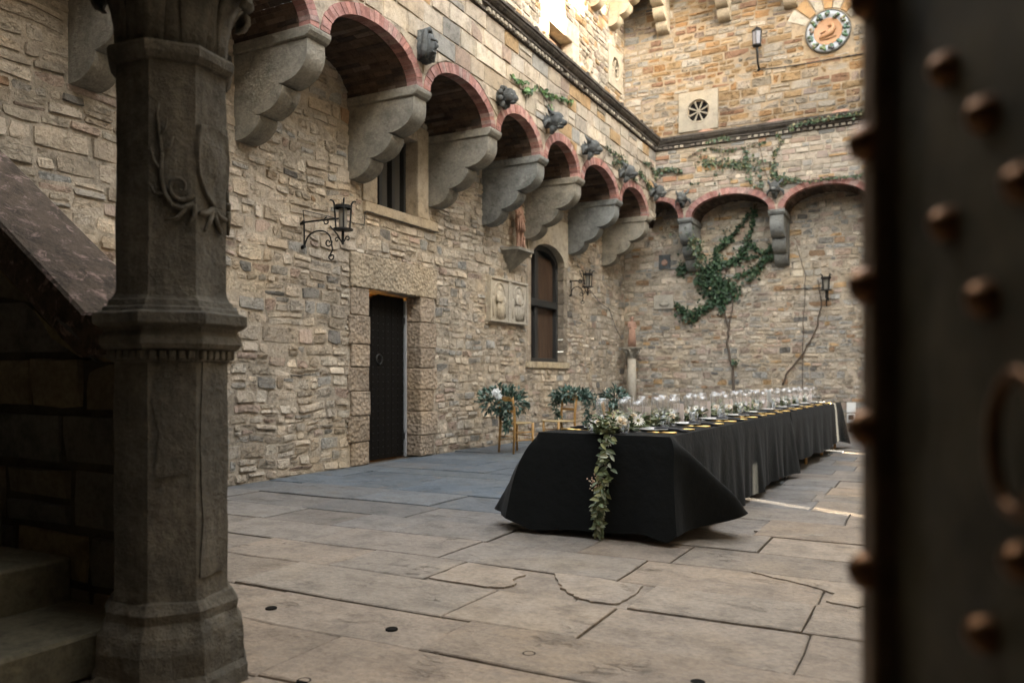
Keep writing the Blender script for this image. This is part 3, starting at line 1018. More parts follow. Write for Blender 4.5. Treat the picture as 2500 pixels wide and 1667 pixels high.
# fan of voussoirs over the medallion
vr = []
rgv = random.Random(8)
for k in range(-3, 4):
    a0 = PI / 2 - (k - .46) * 0.33; a1 = PI / 2 - (k + .46) * 0.33
    q = [(-2.0 + r * math.cos(a), 8.70 + r * math.sin(a)) for r, a in ((0.51, a1), (0.51, a0), (0.72, a0), (0.95, a0), (0.95, a1), (0.72, a1))]
    vs, fs, c, arr = stone_geo(q, fr_back, 0.022, rgv, dome=0.003)
    bb = MB(); bb.add(vs, fs, (0.34, 0.30, 0.24) if k % 2 else (0.32, 0.20, 0.10)); bb.build('voussoir', M_ASH, ub, org=c)
uh2b = uh2 + [(-2.75, -1.25, 8.75, 9.7)]
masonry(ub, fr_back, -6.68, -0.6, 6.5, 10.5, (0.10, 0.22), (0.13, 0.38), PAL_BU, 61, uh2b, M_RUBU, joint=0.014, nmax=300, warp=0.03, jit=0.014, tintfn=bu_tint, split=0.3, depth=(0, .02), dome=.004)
masonry(ub, fr_back, -0.6, 4.5, 6.5, 10.5, (0.15, 0.28), (0.2, 0.5), PAL_BU, 62, [], M_RUBU, joint=0.022, nmax=0)
cmu, ccu = corbel_mesh(0.80, 10.35, 9.37, 0.30)
for m in (cmu, ccu): m.materials.append(stone_mat('warm_corbel_stone', base=(0.33, 0.275, 0.20), fine=16, bump=0.008, mott=0.35, use_tint=False))
for y in (14.0, 15.25, 16.55, 17.67):
    o = obj('corbel', cmu, ul, (XL, y, 0)); obj('corbel_cap', ccu, o)
for x in (-5.67, -4.22, -2.77, -1.3, 0.2, 1.7):
    o = obj('corbel', cmu, ub, (x, YB, 0), (0, 0, -PI / 2)); obj('corbel_cap', ccu, o)
bb = MB(); bb.box((XL - 0.3, 7.0, 10.36), (XL + 0.78, YB, 12.2)); bb.build('parapet', M_ROOF, ul)
bb = MB(); bb.box((XL + 0.79, YB - 0.78, 10.36), (XR, YB + 0.3, 12.2)); bb.build('parapet', M_ROOF, ub)

# ---------------------------------------------------------------- unseen right wall (slits and gaps shaped to throw the sun patches) and gatehouse
rw = empty('courtyard_wall', kind='structure')
rh = [(7.56, 8.68, 11.15, 17.5), (8.76, 9.71, 12.2, 17.5), (10.66, 11.01, 12.8, 17.5), (10.16, 10.34, 1.5, 2.5), *[(4.34 + .05 * k, 4.362 + .05 * k, 1.36, 2.05) for k in range(1, 4)]]
us = sorted(set([-8, 20.0] + [h[0] for h in rh] + [h[1] for h in rh])); zs = sorted(set([0, 13.2] + [h[2] for h in rh if h[2] < 13.2] + [h[3] for h in rh if h[3] < 13.2]))
b = MB()
for i in range(len(us) - 1):
    for j in range(len(zs) - 1):
        um = (us[i] + us[i + 1]) / 2; zm = (zs[j] + zs[j + 1]) / 2
        if any(h[0] < um < h[1] and h[2] < zm < h[3] for h in rh): continue
        b.box((XR, us[i], zs[j]), (XR + 0.012, us[i + 1], zs[j + 1]))
b.build('wall_face', stone_mat('plain_wall', base=(0.46, 0.38, 0.28), use_tint=False, fine=10, bump=0.03), rw)

gate = empty('gatehouse', kind='structure')
b = MB()
b.box((-9, -0.5, 0), (-1.75, -0.05, 9)); b.box((0.47, -0.5, 0), (4.5, -0.05, 9)); b.box((-1.75, -0.5, 2.85), (0.47, -0.05, 9))
b.box((-2.0, -4.5, 0), (-1.8, -0.5, 3.2)); b.box((0.52, -4.5, 0), (0.72, -0.5, 3.2)); b.box((-2.0, -4.5, 2.9), (0.72, -0.5, 3.2)); b.box((-2.0, -4.7, 0), (0.72, -4.5, 3.2))
b.box((-3.30, -0.04, 3.12), (-2.05, 2.52, 3.45)); b.box((-7.2, -0.04, 3.85), (-3.31, 2.32, 4.2))  # unseen loggia roof slabs, the higher one added to shade the stair
b.box((-7.25, -0.04, 0), (-7.05, 2.24, 3.85))  # unseen end wall, added to keep the stair in shade
b.build('passage', M_ROOF, gate)

# ---------------------------------------------------------------- stair with its sloping parapet
st = empty('stairway', label='dark stone stair climbing away left behind the octagonal pillar', cat='stairs')
for k in range(7):
    x1 = -2.88 - 0.52 * k
    bb = MB(); bb.box((x1 - 0.62, -0.03, 0.0 if k == 0 else 0.17 + 0.19 * (k - 1) - 0.02), (x1, 2.235, 0.17 + 0.19 * k), (0.18, 0.165, 0.12))
    o = bb.build('step', M_STAIR, st, bevel=0.012); roughen(o.data, 0.006, 4, k, 3)


def cope_z(x): return 1.45 + 0.716 * max(0.0, -3.3 - x)


def fr_st(u, z, d): return (u, 2.25 - d, z)


pw = empty('parapet_wall', label='dark block wall under the sloping reddish coping beside the pillar', cat='parapet')
bb = MB(); bb.prism([(-7.05, 0), (-3.02, 0), (-3.02, 1.24), (-3.32, 1.24), (-7.05, cope_z(-7.05) - 0.24)], fr_st, -0.42, 0.0)
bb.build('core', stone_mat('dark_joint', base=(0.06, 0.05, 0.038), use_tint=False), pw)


def rs_st(ol):
    o2 = [(p, min(q, cope_z(p) - 0.225)) for p, q in ol]
    if max(q for _, q in o2) - min(q for _, q in o2) < 0.05: return None
    return o2


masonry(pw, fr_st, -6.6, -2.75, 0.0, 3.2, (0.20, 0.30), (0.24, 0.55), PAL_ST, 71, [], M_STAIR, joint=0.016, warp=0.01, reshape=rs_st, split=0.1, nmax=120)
cp = [(-7.0, cope_z(-7.0)), (-3.3, 1.45), (-2.95, 1.43), (-2.95, 1.25), (-3.34, 1.25), (-7.0, cope_z(-7.0) - 0.225)]
bb = MB(); bb.prism(cp, fr_st, -0.43, 0.035); o = bb.build('coping', M_COPE, pw, bevel=0.015); roughen(o.data, 0.004, 5, 2, 4)

# ---------------------------------------------------------------- the carved pillar
PX, PY = -2.615, 2.126
PS = 0.875
prot = math.atan2(-PY, -PX) - PI / 8
pil = empty('carved_pillar', (PX, PY, 0), prot + PI / 8, label='weathered octagonal stone pillar with carved shield standing at the near left', cat='pillar')
pil.scale = (PS, PS, 1)
K8 = 1 / math.cos(PI / 8)


def octo(name, prof, amp=0.0, seed=0, cuts=2, par=None):
    b = MB(); b.lathe([(r * K8, z) for r, z in prof], 8, rot=-PI / 8)
    me = b.mesh(name, M_COL)
    if amp: roughen(me, amp, 7, seed, cuts)
    return obj(name, me, par or pil)


octo('base', [(0.315, 0), (0.31, 0.05), (0.295, 0.075), (0.298, 0.16), (0.285, 0.22), (0.255, 0.265), (0.262, 0.30), (0.24, 0.335), (0.228, 0.34)], 0.016, 1, 3)
octo('lower_shaft', [(0.228, 0.33), (0.226, 0.6), (0.228, 0.9), (0.226, 1.24)], 0.005, 2, 4)
octo('moulding', [(0.235, 1.262), (0.272, 1.268), (0.285, 1.285), (0.282, 1.31), (0.266, 1.33), (0.27, 1.345), (0.302, 1.355), (0.307, 1.36), (0.307, 1.395), (0.285, 1.402), (0.272, 1.405), (0.268, 1.418), (0.252, 1.424), (0.246, 1.446), (0.236, 1.452), (0.225, 1.47)], 0.003, 3, 1)
octo('upper_shaft', [(0.228, 1.46), (0.222, 1.5), (0.220, 1.9), (0.218, 2.34)], 0.006, 4, 4)
octo('collar', [(0.215, 2.318), (0.235, 2.325), (0.252, 2.345), (0.254, 2.372), (0.246, 2.385), (0.215, 2.39)], 0.002, 5, 1)
octo('bell', [(0.205, 2.385), (0.208, 2.55), (0.235, 2.72), (0.30, 2.88), (0.34, 2.92), (0.42, 2.925), (0.42, 3.12)], 0.004, 6, 1)
for k in range(8):                                                   # dentils under the moulding
    for j in range(-2, 3):
        bb = MB(); bb.box((0.222, j * 0.037 - 0.014, 1.228), (0.256, j * 0.037 + 0.014, 1.262))
        if k in (0, 1, 2, 6, 7): bb.build('dentil', M_COL, pil, rot=(0, 0, k * PI / 4), bevel=0.004)
octo('dentil_band', [(0.225, 1.215), (0.236, 1.222), (0.236, 1.264), (0.2, 1.264)])


def leaf_strip(path, wid, thick, n=5):
    """curled leaf: path [(r, z)], half widths, ribbed across"""
    b = MB(); vs = []; fs = []
    m = len(path)
    for side in (0, 1):
        for i, ((r, z), w) in enumerate(zip(path, wid)):
            for k in range(n):
                t = -1 + 2 * k / (n - 1)
                rib = 0.012 * (1 - abs(t)) + (0.006 if k % 2 == 0 else 0)
                vs.append((r + rib - side * thick, t * w, z))
    o = m * n
    for i in range(m - 1):
        for k in range(n - 1):
            fs.append((i * n + k, i * n + k + 1, (i + 1) * n + k + 1, (i + 1) * n + k))
            fs.append((o + i * n + k, o + (i + 1) * n + k, o + (i + 1) * n + k + 1, o + i * n + k + 1))
    for i in range(m - 1):
        for k in (0, n - 1): fs.append((i * n + k, (i + 1) * n + k, o + (i + 1) * n + k, o + i * n + k))
    for i in (0, m - 1):
        for k in range(n - 1): fs.append((i * n + k, i * n + k + 1, o + i * n + k + 1, o + i * n + k))
    b.add(vs, fs)
    return b.mesh('capital_leaf', M_COL, smooth=True)


l1 = leaf_strip([(0.215, 2.39), (0.222, 2.48), (0.238, 2.56), (0.268, 2.62), (0.305, 2.65), (0.335, 2.64), (0.342, 2.61), (0.325, 2.59)], [.05, .058, .066, .074, .072, .06, .05, .04], 0.025)
l2 = leaf_strip([(0.212, 2.39), (0.220, 2.52), (0.240, 2.64), (0.285, 2.73), (0.335, 2.775), (0.375, 2.77), (0.388, 2.73), (0.365, 2.70)], [.035, .042, .05, .06, .06, .052, .046, .036], 0.03)
for k in range(8):
    obj('capital_leaf', l1, pil, rot=(0, 0, k * PI / 4 + PI / 8))
    obj('capital_leaf', l2, pil, rot=(0, 0, k * PI / 4))
# shield and scrolls, on the face turned 45 degrees to the right
def fr_sh(u, z, d): return (0.219 + d, u, z)


sh = [(-0.085, 2.10), (-0.03, 2.115), (0.03, 2.115), (0.085, 2.10), (0.098, 2.0), (0.088, 1.91), (0.055, 1.85), (0.0, 1.80), (-0.055, 1.85), (-0.088, 1.91), (-0.098, 2.0)]
bb = MB(); n = len(sh)
vs = [fr_sh(u, z, -0.01) for u, z in sh] + [fr_sh(u * .96, 1.96 + (z - 1.96) * .96, 0.022) for u, z in sh] + [fr_sh(u * .78, 1.965 + (z - 1.965) * .78, 0.016) for u, z in sh] + [fr_sh(0, 1.97, 0.038)]
fs = []
for i in range(n):
    j = (i + 1) % n
    fs += [(i, j, n + j, n + i), (n + i, n + j, 2 * n + j, 2 * n + i), (2 * n + i, 2 * n + j, 3 * n)]
bb.add(vs, fs)
me = bb.mesh('shield', M_COL, smooth=True)
roughen(me, 0.004, 14, 3, 2)
obj('shield', me, pil, rot=(0, 0, PI / 4))


def scroll(pts, r, par, rot, d=0.012):
    bb = MB(); bb.tube([fr_sh(u, z, d) for u, z in pts], r, 6)
    bb.build('scroll', M_COL, par, smooth=True, rot=(0, 0, rot))


for rot, mir in ((0, 1), (PI / 2, -1)):
    sp = []
    for k in range(26):
        a = -0.4 - k * 0.31; rr = 0.055 * (1 - k / 30)
        sp.append((mir * (0.030 + rr * math.cos(a)), 1.86 + rr * math.sin(a)))
    scroll(sp, [0.011 * (1 - k / 40) for k in range(26)], pil, rot)
    scroll([(mir * .085, 1.80), (mir * .04, 1.782), (mir * 0.0, 1.79), (mir * -.03, 1.83), (mir * -.045, 1.90), (mir * -.04, 1.98), (mir * -.05, 2.05), (mir * -.06, 2.12), (mir * -.05, 2.16)], [.012, .012, .011, .011, .010, .009, .008, .006, .004], pil, rot)
    scroll([(mir * -.045, 1.92), (mir * -.075, 1.95), (mir * -.085, 2.0)], [.009, .007, .004], pil, rot)
    scroll([(mir * -.03, 1.83), (mir * -.07, 1.83), (mir * -.088, 1.86)], [.009, .007, .004], pil, rot)
    scroll([(mir * -.042, 1.98), (mir * -.01, 2.0), (mir * 0.005, 2.04)], [.009, .007, .004], pil, rot)
    scroll([(mir * .06, 1.79), (mir * .02, 1.745), (mir * -.03, 1.735)], [.011, .009, .004], pil, rot)
    scroll([(mir * -.05, 2.04), (mir * -.025, 2.07), (mir * -.02, 2.11)], [.007, .006, .003], pil, rot)
    scroll([(mir * .085, 1.80), (mir * .085, 1.755), (mir * .055, 1.72)], [.012, .010, .005], pil, rot)
scroll([(0.0, 1.80), (-.04, 1.775), (-.08, 1.77)], [.012, .012, .01], pil, PI / 4)
scroll([(0.0, 1.80), (.04, 1.775), (.08, 1.77)], [.012, .012, .01], pil, PI / 4)
scroll([(0.0, 1.80), (-.02, 1.75), (-.05, 1.71)], [.012, .012, .006], pil, PI / 4)
scroll([(0.0, 1.80), (.02, 1.75), (.05, 1.71)], [.012, .012, .006], pil, PI / 4)
for q, z0, hh, rot in (([(-.07, 0), (.05, 0.01), (.085, .12), (.04, .2), (.06, .34), (-.02, .42), (-.08, .3), (-.05, .15)], 0.80, 1, 0), ([(-.08, 0), (.07, .0), (.08, .3), (.06, .52), (.075, .78), (-.06, .80), (-.075, .5), (-.06, .2)], 0.42, 1, PI / 4)):
    pts = []
    for i in range(len(q)):
        a_, c_ = Vector(q[i]), Vector(q[(i + 1) % len(q)])
        for w in (0, .3, .65):
            v = a_.lerp(c_, w); pts.append((v.x + random.uniform(-.004, .004), z0 + v.y + random.uniform(-.008, .008)))
    bb = MB(); bb.prism(pts, lambda u, z, d: (0.2265 + d, u, z), -0.01, 0.007); bb.build('stone_skin', M_COL, pil, rot=(0, 0, rot))

# ================================================================ OBJECTS
# ---------------------------------------------------------------- doors and windows
dr = empty('castle_door', (XL - 0.20, 9.19, 0), label='dark studded wooden door with iron ring standing ajar in the left wall', cat='door')
dp = [(-0.46, 0.0), (0.50, 0.0), (0.50, 2.28)]
for k in range(9):
    t = PI / 2 * k / 8
    dp.append((-0.46 + 0.22 - 0.22 * math.sin(t) if k else -0.24, 2.28 - 0.22 + 0.22 * math.cos(t)))
fr_d = lambda u, z, d: (d, u, z)
seg = 6
for k in range(seg):                                                  # planks
    u0 = -0.46 + 0.96 * k / seg; u1 = -0.46 + 0.96 * (k + 1) / seg - 0.002
    top = 2.28 if k > 1 else (2.20 if k == 1 else 2.10)
    tl = 2.335 if k == 1 else 2.28
    bb = MB(); bb.prism([(u0, 0.01), (u1, 0.01), (u1, tl if k < 2 else 2.335), (u0, 2.335 if k > 1 else (2.29 if k == 1 else 2.14))], fr_d, -0.05, 0.0)
    bb.build('plank', M_OAK, dr, bevel=0.003)
sb = MB()
for i in range(8):
    for j in range(21):
        u = -0.40 + 0.86 * i / 7; z = 0.08 + 2.05 * j / 20
        sb.lathe([(0.008, 0.0), (0.006, 0.006), (0.001, 0.009)], 6, (0, u, z), cap=False, mat=Matrix.Rotation(PI / 2, 3, 'Y'))
sb.build('stud_row', plain('door_stud_iron', (0.05, 0.05, 0.05), 0.4, 0.8), dr, kind='stuff')
bb = MB(); bb.tube([(0.02, -0.15 + 0.07 * math.cos(2 * PI * k / 20), 1.42 + 0.07 * math.sin(2 * PI * k / 20)) for k in range(21)], 0.008, 6, cap=False)
bb.build('ring_handle', plain('ring_iron', (0.06, 0.06, 0.06), 0.4, 0.8), dr, smooth=True)
bb = MB(); bb.box((-0.03, 0.50, 0.0), (0.03, 0.535, 2.30)); bb.build('door_post', M_GREYM, dr)
for z in (0.25, 1.95):
    bb = MB(); bb.box((0.0, 0.44, z), (0.02, 0.50, z + 0.1)); bb.build('hinge', M_IRON, dr)
for i in (3,):
    dr.rotation_euler = (0, 0, math.radians(2))

bulb = empty('room_lamp', (-7.6, 8.62, 2.2), label='small glowing lamp seen through the gap of the studded door', cat='lamp')
bb = MB(); bb.ball((0, 0, 0), 0.028, 10, 7); bb.build('bulb', M_BULB, bulb, smooth=True)
bb = MB(); bb.tube([(0, 0, 0.02), (0, 0, 0.9)], 0.006, 6); bb.build('cord', M_BLACK, bulb)

sw = empty('barred_window', (XL - 0.22, 9.22, 3.51), label='small rectangular window with dark uprights above the studded door', cat='window')
for (a_, c_) in (((-0.05, -0.48, 0), (0.03, -0.43, 1.11)), ((-0.05, 0.43, 0), (0.03, 0.48, 1.11)), ((-0.05, -0.43, 1.05), (0.03, 0.43, 1.11)), ((-0.05, -0.43, 0), (0.03, 0.43, 0.04))):
    bb = MB(); bb.box(a_, c_); bb.build('frame', M_FRAME, sw)
for y in (-0.14, 0.16):
    bb = MB(); bb.box((-0.05, y - 0.035, 0.04), (0.04, y + 0.035, 1.05)); bb.build('upright', M_FRAME, sw)
for y0, y1 in ((-0.43, -0.175), (-0.105, 0.125), (0.195, 0.43)):
    bb = MB(); bb.box((-0.06, y0, 0.04), (-0.045, y1, 1.05)); bb.build('pane', plain('dim_pane', (0.09, 0.085, 0.075), 0.25), sw)

aw = empty('arched_window', (XL - 0.17, 14.21, 1.47), label='tall arched window with dark frame and brown inner shutters beside the relief panel', cat='window')
hw = 0.76
bb = MB()
oa = [(-hw, 0), (hw, 0)] + [(hw * math.cos(PI * k / 14), 1.95 + 0.36 * math.sin(PI * k / 14)) for k in range(15)]
bb.prism(oa, fr_d, -0.10, -0.08); bb.build('backing', M_FRAME, aw)
for (a_, c_) in (((-0.05, -hw, 0), (0.05, -hw + .09, 2.0)), ((-0.05, hw - .09, 0), (0.05, hw, 2.0)), ((-0.05, -hw + .09, 0), (0.05, hw - .09, 0.08))):
    bb = MB(); bb.box(a_, c_); bb.build('frame', M_FRAME, aw, bevel=0.006)
bb = MB()
q = [(hw * math.cos(PI * k / 14), 1.95 + 0.36 * math.sin(PI * k / 14)) for k in range(15)] + [((hw - .1) * math.cos(PI - PI * k / 14), 1.93 + 0.27 * math.sin(PI - PI * k / 14)) for k in range(15)]
for k in range(14):
    bb.prism([q[k], q[k + 1], q[28 - k], q[29 - k]], fr_d, -0.05, 0.05)
bb.build('arch_frame', M_FRAME, aw)
bb = MB(); bb.box((-0.05, -hw + .09, 1.08), (0.09, hw - .09, 1.22)); bb.build('transom', M_FRAME, aw, bevel=0.01)
bb = MB(); bb.box((-0.045, -0.30, 0.08), (0.045, -0.17, 1.08)); bb.build('mullion', M_FRAME, aw, bevel=0.006)
bb = MB(); bb.box((-0.045, -0.30, 1.22), (0.045, -0.17, 2.18)); bb.build('mullion', M_FRAME, aw, bevel=0.006)
for (y0, y1, z0, z1) in ((-0.67, -0.30, 0.08, 1.08), (-0.17, 0.67, 0.08, 1.08), (-0.67, -0.30, 1.22, 2.08), (-0.17, 0.67, 1.22, 2.08)):
    bb = MB(); n_ = max(1, round((y1 - y0) / 0.2))
    for k in range(n_):
        bb.box((-0.07, y0 + (y1 - y0) * k / n_ + .003, z0), (-0.035 + 0.004 * (k % 2), y0 + (y1 - y0) * (k + 1) / n_ - .003, z1))
    bb.build('shutter', M_SHUT, aw)

tw = empty('tower_window', (XL - 0.30, 14.83, 7.02), label='square dark framed window in sunlight just above the left cornice', cat='window')
for (a_, c_) in (((-0.05, -0.575, 0), (0.05, -0.50, 1.18)), ((-0.05, 0.50, 0), (0.05, 0.575, 1.18)), ((-0.05, -0.50, 1.09), (0.05, 0.50, 1.18)), ((-0.05, -0.04, 0), (0.05, 0.04, 1.09))):
    bb = MB(); bb.box(a_, c_); bb.build('frame', wood_mat('window_oak', (0.05, 0.03, 0.02), (0.10, 0.06, 0.04)), tw)
for y0, y1 in ((-0.5, -0.04), (0.04, 0.5)):
    bb = MB(); bb.box((-0.02, y0, 0), (-0.01, y1, 1.09)); bb.build('pane', plain('old_pane', (0.20, 0.14, 0.09), 0.12), tw)

# ---------------------------------------------------------------- rose windows
def rose(loc, rz, label, s=1.0):
    r = empty('rose_window', loc, rz, label, 'window')
    h = 0.46 * s
    b = MB(); R0 = 0.27 * s; n = 32
    sq = []
    for k in range(n):
        t = 2 * PI * k / n + PI / 4
        c_, s_ = math.cos(t), math.sin(t); m = max(abs(c_), abs(s_))
        sq.append((h * c_ / m, h * s_ / m))
    ci = [(R0 * math.cos(2 * PI * k / n + PI / 4), R0 * math.sin(2 * PI * k / n + PI / 4)) for k in range(n)]
    vs = [(0.04, y, z) for y, z in sq] + [(0.04, y, z) for y, z in ci] + [(-0.01, y, z) for y, z in sq] + [(-0.05, y * .92, z * .92) for y, z in ci]
    fs = []
    for k in range(n):
        j = (k + 1) % n
        fs += [(k, j, n + j, n + k), (k, 2 * n + k, 2 * n + j, j), (n + k, n + j, 3 * n + j, 3 * n + k)]
    b.add(vs, fs); b.build('surround', M_ROSE, r)
    b = MB(); b.tube([(0.03, R0 * 1.02 * math.cos(2 * PI * k / 32), R0 * 1.02 * math.sin(2 * PI * k / 32)) for k in range(33)], 0.022 * s, 6, cap=False)
    b.build('ring_moulding', M_ROSE, r, smooth=True)
    b = MB(); b.lathe([(0.001, 0), (R0 * 0.93, 0)], 24, (-0.045, 0, 0), mat=Matrix.Rotation(PI / 2, 3, 'Y'), cap=False)
    b.build('shade_disc', M_DARK, r)  # near-black disc stands in for the shade behind the spokes
    for k in range(8):                                                # spokes leave teardrop openings
        t = 2 * PI * k / 8 + PI / 8
        b = MB(); pts = []
        for q in range(5):
            rr = R0 * (0.16 + 0.78 * q / 4)
            pts.append((-0.015, rr * math.cos(t), rr * math.sin(t)))
        b.tube(pts, [0.012 * s, 0.016 * s, 0.020 * s, 0.022 * s, 0.034 * s], 8)
        b.build('spoke', M_ROSE, r, smooth=True)
    b = MB(); b.lathe([(0.05 * s, -0.03), (0.05 * s, 0.0), (0.03 * s, 0.012), (0.022 * s, 0.0), (0.001, -0.01)], 16, mat=Matrix.Rotation(PI / 2, 3, 'Y'), cap=False)
    b.build('hub', M_ROSE, r)
    return r


rose((-4.85, YB - 0.0, 7.42), -PI / 2, 'pale square stone rose window in the ochre back wall above the cornice')
rose((XL, 17.95, 8.51), 0, 'pale rose window seen edge-on in the upper left wall near the corner')

# ---------------------------------------------------------------- medallion
md = empty('medallion', (-2.0, YB, 8.70), -PI / 2, 'round glazed medallion with green wreath around an ochre relief high on the wall', 'medallion')
RY = Matrix.Rotation(PI / 2, 3, 'Y')
b = MB(); b.lathe([(0.47, 0), (0.47, 0.05), (0.455, 0.075), (0.44, 0.06)], 40, mat=RY, cap=False); b.build('rim', plain('dark_rim', (0.10, 0.10, 0.09), 0.6), md)
b = MB(); b.lathe([(0.445, 0.03), (0.44, 0.06), (0.40, 0.07), (0.34, 0.055), (0.29, 0.035)], 40, mat=RY, cap=False); b.build('white_border', M_WMAJ, md, smooth=True)
b = MB(); b.lathe([(0.295, 0.03), (0.29, 0.045), (0.27, 0.032), (0.001, 0.032)], 40, mat=RY, cap=False); b.build('disc', M_OMAJ, md, smooth=True)
rg = random.Random(4)
for k in range(13):
    t = 2 * PI * k / 13 + 0.1
    b = MB()
    base = rg.choice([(0.055, 0.085, 0.05), (0.045, 0.08, 0.06), (0.09, 0.105, 0.05), (0.04, 0.06, 0.045)])
    for q in range(6):
        dy, dz = rg.uniform(-.045, .045), rg.uniform(-.045, .045)
        b.ball((0.075 + rg.uniform(-.01, .015), 0.365 * math.cos(t) + dy, 0.365 * math.sin(t) + dz), rg.uniform(.030, .044), 7, 5, tuple(c * rg.uniform(.7, 1.5) for c in base))
    b.build('fruit_cluster', M_GMAJ, md, smooth=True)
b = MB()
b.tube([(0.04, -0.17, -0.13), (0.055, -0.05, -0.08), (0.06, 0.06, -0.03), (0.055, 0.12, 0.06), (0.05, 0.08, 0.13), (0.045, 0.0, 0.12)], [.03, .06, .07, .05, .04, .02], 8)
b.tube([(0.04, -0.16, -0.16), (0.05, 0.0, -0.15), (0.045, 0.17, -0.12)], [.015, .025, .012], 6)
b.tube([(0.045, -0.15, -0.02), (0.05, -0.05, 0.02), (0.05, 0.02, -0.03)], [.012, .022, .02], 6)
b.build('relief', M_OMAJ, md, smooth=True)

# ---------------------------------------------------------------- lanterns
def lantern(loc, rz, reach, label, scale=1.0):
    r = empty('wall_lantern', loc, rz, label, 'lantern')
    r.scale = (scale,) * 3
    X = reach
    b = MB(); b.tube([(0, 0, 0.0), (X * 0.75, 0, 0.0), (X - .06, 0, -0.005)], 0.011, 6)
    b.tube([(0.05, 0, 0.0), (0.05, 0, -0.27)], 0.010, 6)
    b.tube([(-0.01, 0, -0.02), (0.05, 0, 0.01)], 0.022, 6); b.tube([(-0.01, 0, -0.31), (0.06, 0, -0.28)], 0.022, 6)
    b.build('arm', M_IRON, r)
    def spiral(cx, cz, r0, a0, turns, sgn=1, n=18):
        return [(cx + r0 * (1 - .75 * k / n) * math.cos(a0 + sgn * 2 * PI * turns * k / n), 0, cz + r0 * (1 - .75 * k / n) * math.sin(a0 + sgn * 2 * PI * turns * k / n)) for k in range(n + 1)]
    b = MB()
    arc = [(0.05, 0, -0.29)] + [(X * 0.42 + X * 0.30 * math.cos(PI - PI * k / 10), 0, -0.25 + 0.13 * math.sin(PI - PI * k / 10)) for k in range(1, 11)]
    b.tube(arc, 0.010, 6)
    b.tube(spiral(X * .66, -0.27, 0.055, 0.3, 1.1, -1), 0.008, 6)
    b.tube([(X * .72, 0, -0.25), (X * .76, 0, -0.36), (X * .70, 0, -0.42)] + spiral(X * .74, -0.44, 0.045, PI, 1.0, 1), 0.009, 6)
    b.tube([(X * .70, 0, -0.08), (X * .86, 0, -0.18), (X * .97, 0, -0.28)], 0.009, 6)
    b.tube(spiral(X * .62, -0.02, 0.05, PI / 2, 1.0, 1), 0.008, 6)
    b.tube(spiral(X * .86, -0.25, 0.035, 0, 1.0, 1), 0.007, 6)
    b.tube([(X * .97, 0, -0.29), (X * 1.04, 0, -0.27)] + spiral(X * 1.11, -0.25, 0.035, PI, 1.0, -1), 0.008, 6)
    b.build('scrollwork', M_IRON, r)
    b = MB(); b.tube([(X, 0, -0.31), (X, 0, -0.14)], 0.016, 8); b.build('stem', M_IRON, r)
    b = MB(); b.lathe([(0.03, -0.155), (0.12, -0.145), (0.12, -0.13), (0.085, -0.125), (0.001, -0.125)], 14, (X, 0, 0)); b.build('drip_pan', M_IRON, r)
    for k in range(4):
        t = PI / 4 + PI / 2 * k; c_, s_ = math.cos(t), math.sin(t)
        b = MB(); b.tube([(X + q * c_, q * s_, z) for q, z in ((.08, -.13), (.088, 0), (.096, .12), (.10, .165), (.115, .19), (.14, .20), (.15, .185))], [.010] * 5 + [.008, .006], 6)
        b.build('upright', M_IRON, r)
    b = MB(); b.lathe([(0.095, 0.105), (0.103, 0.105), (0.103, 0.14), (0.06, 0.15), (0.001, 0.155)], 14, (X, 0, 0), cap=False); b.build('crown', M_IRON, r)
    b = MB(); b.lathe([(0.045, -0.125), (0.05, 0.0), (0.05, 0.10)], 12, (X, 0, 0), cap=False); b.build('glass', M_LANT, r, smooth=True)
    return r


lantern((XL, 7.28, 3.02), 0, 0.64, 'black wrought iron bracket lantern with scrolls left of the studded door')
lantern((XL, 15.27, 3.17), 0, 0.42, 'black iron lantern right of the tall arched window', 1.0)
lantern((-2.0, YB, 3.17), -PI / 2, 0.42, 'black iron lantern on the back wall under the right arch', 1.0)
ul_ = empty('tower_lantern', (-3.46, YB, 8.15), -PI / 2, 'glazed black lantern on a curved arm high beside the medallion', 'lantern')
b = MB(); b.tube([(0, 0, 0), (0.10, 0, 0.02), (0.20, 0, 0.12), (0.22, 0, 0.26), (0.28, 0, 0.40)], [.03, .022, .022, .024, .03], 8); b.tube([(0.0, -0.03, -0.03), (0.03, 0, 0.0)], .03, 6); b.build('arm', M_IRON, ul_, smooth=True)
b = MB(); b.lathe([(0.02, 0.38), (0.10, 0.42), (0.11, 0.45), (0.09, 0.455)], 6, (0.28, 0, 0)); b.build('base', M_IRON, ul_)
b = MB(); b.lathe([(0.085, 0.455), (0.10, 0.74)], 6, (0.28, 0, 0)); b.build('glass', plain('lantern_pane', (0.16, 0.16, 0.18), 0.15), ul_)
b = MB()
for k in range(6):
    t = k * PI / 3; b.tube([(0.28 + .09 * math.cos(t), .09 * math.sin(t), .45), (0.28 + .105 * math.cos(t), .105 * math.sin(t), .745)], .008, 5)
b.build('glazing_bars', M_IRON, ul_)
b = MB(); b.lathe([(0.115, 0.74), (0.12, 0.76), (0.085, 0.80), (0.05, 0.83), (0.02, 0.85), (0.001, 0.87)], 6, (0.28, 0, 0)); b.build('cap', M_IRON, ul_)


def cable(name, pts, frame, r, mat, label, cat='cable', kind=None):
    b = MB(); b.tube([frame(u, z, d) for u, z, d in pts], r, 5)
    o = b.build(name, mat, None); tag(o, label, cat); return o


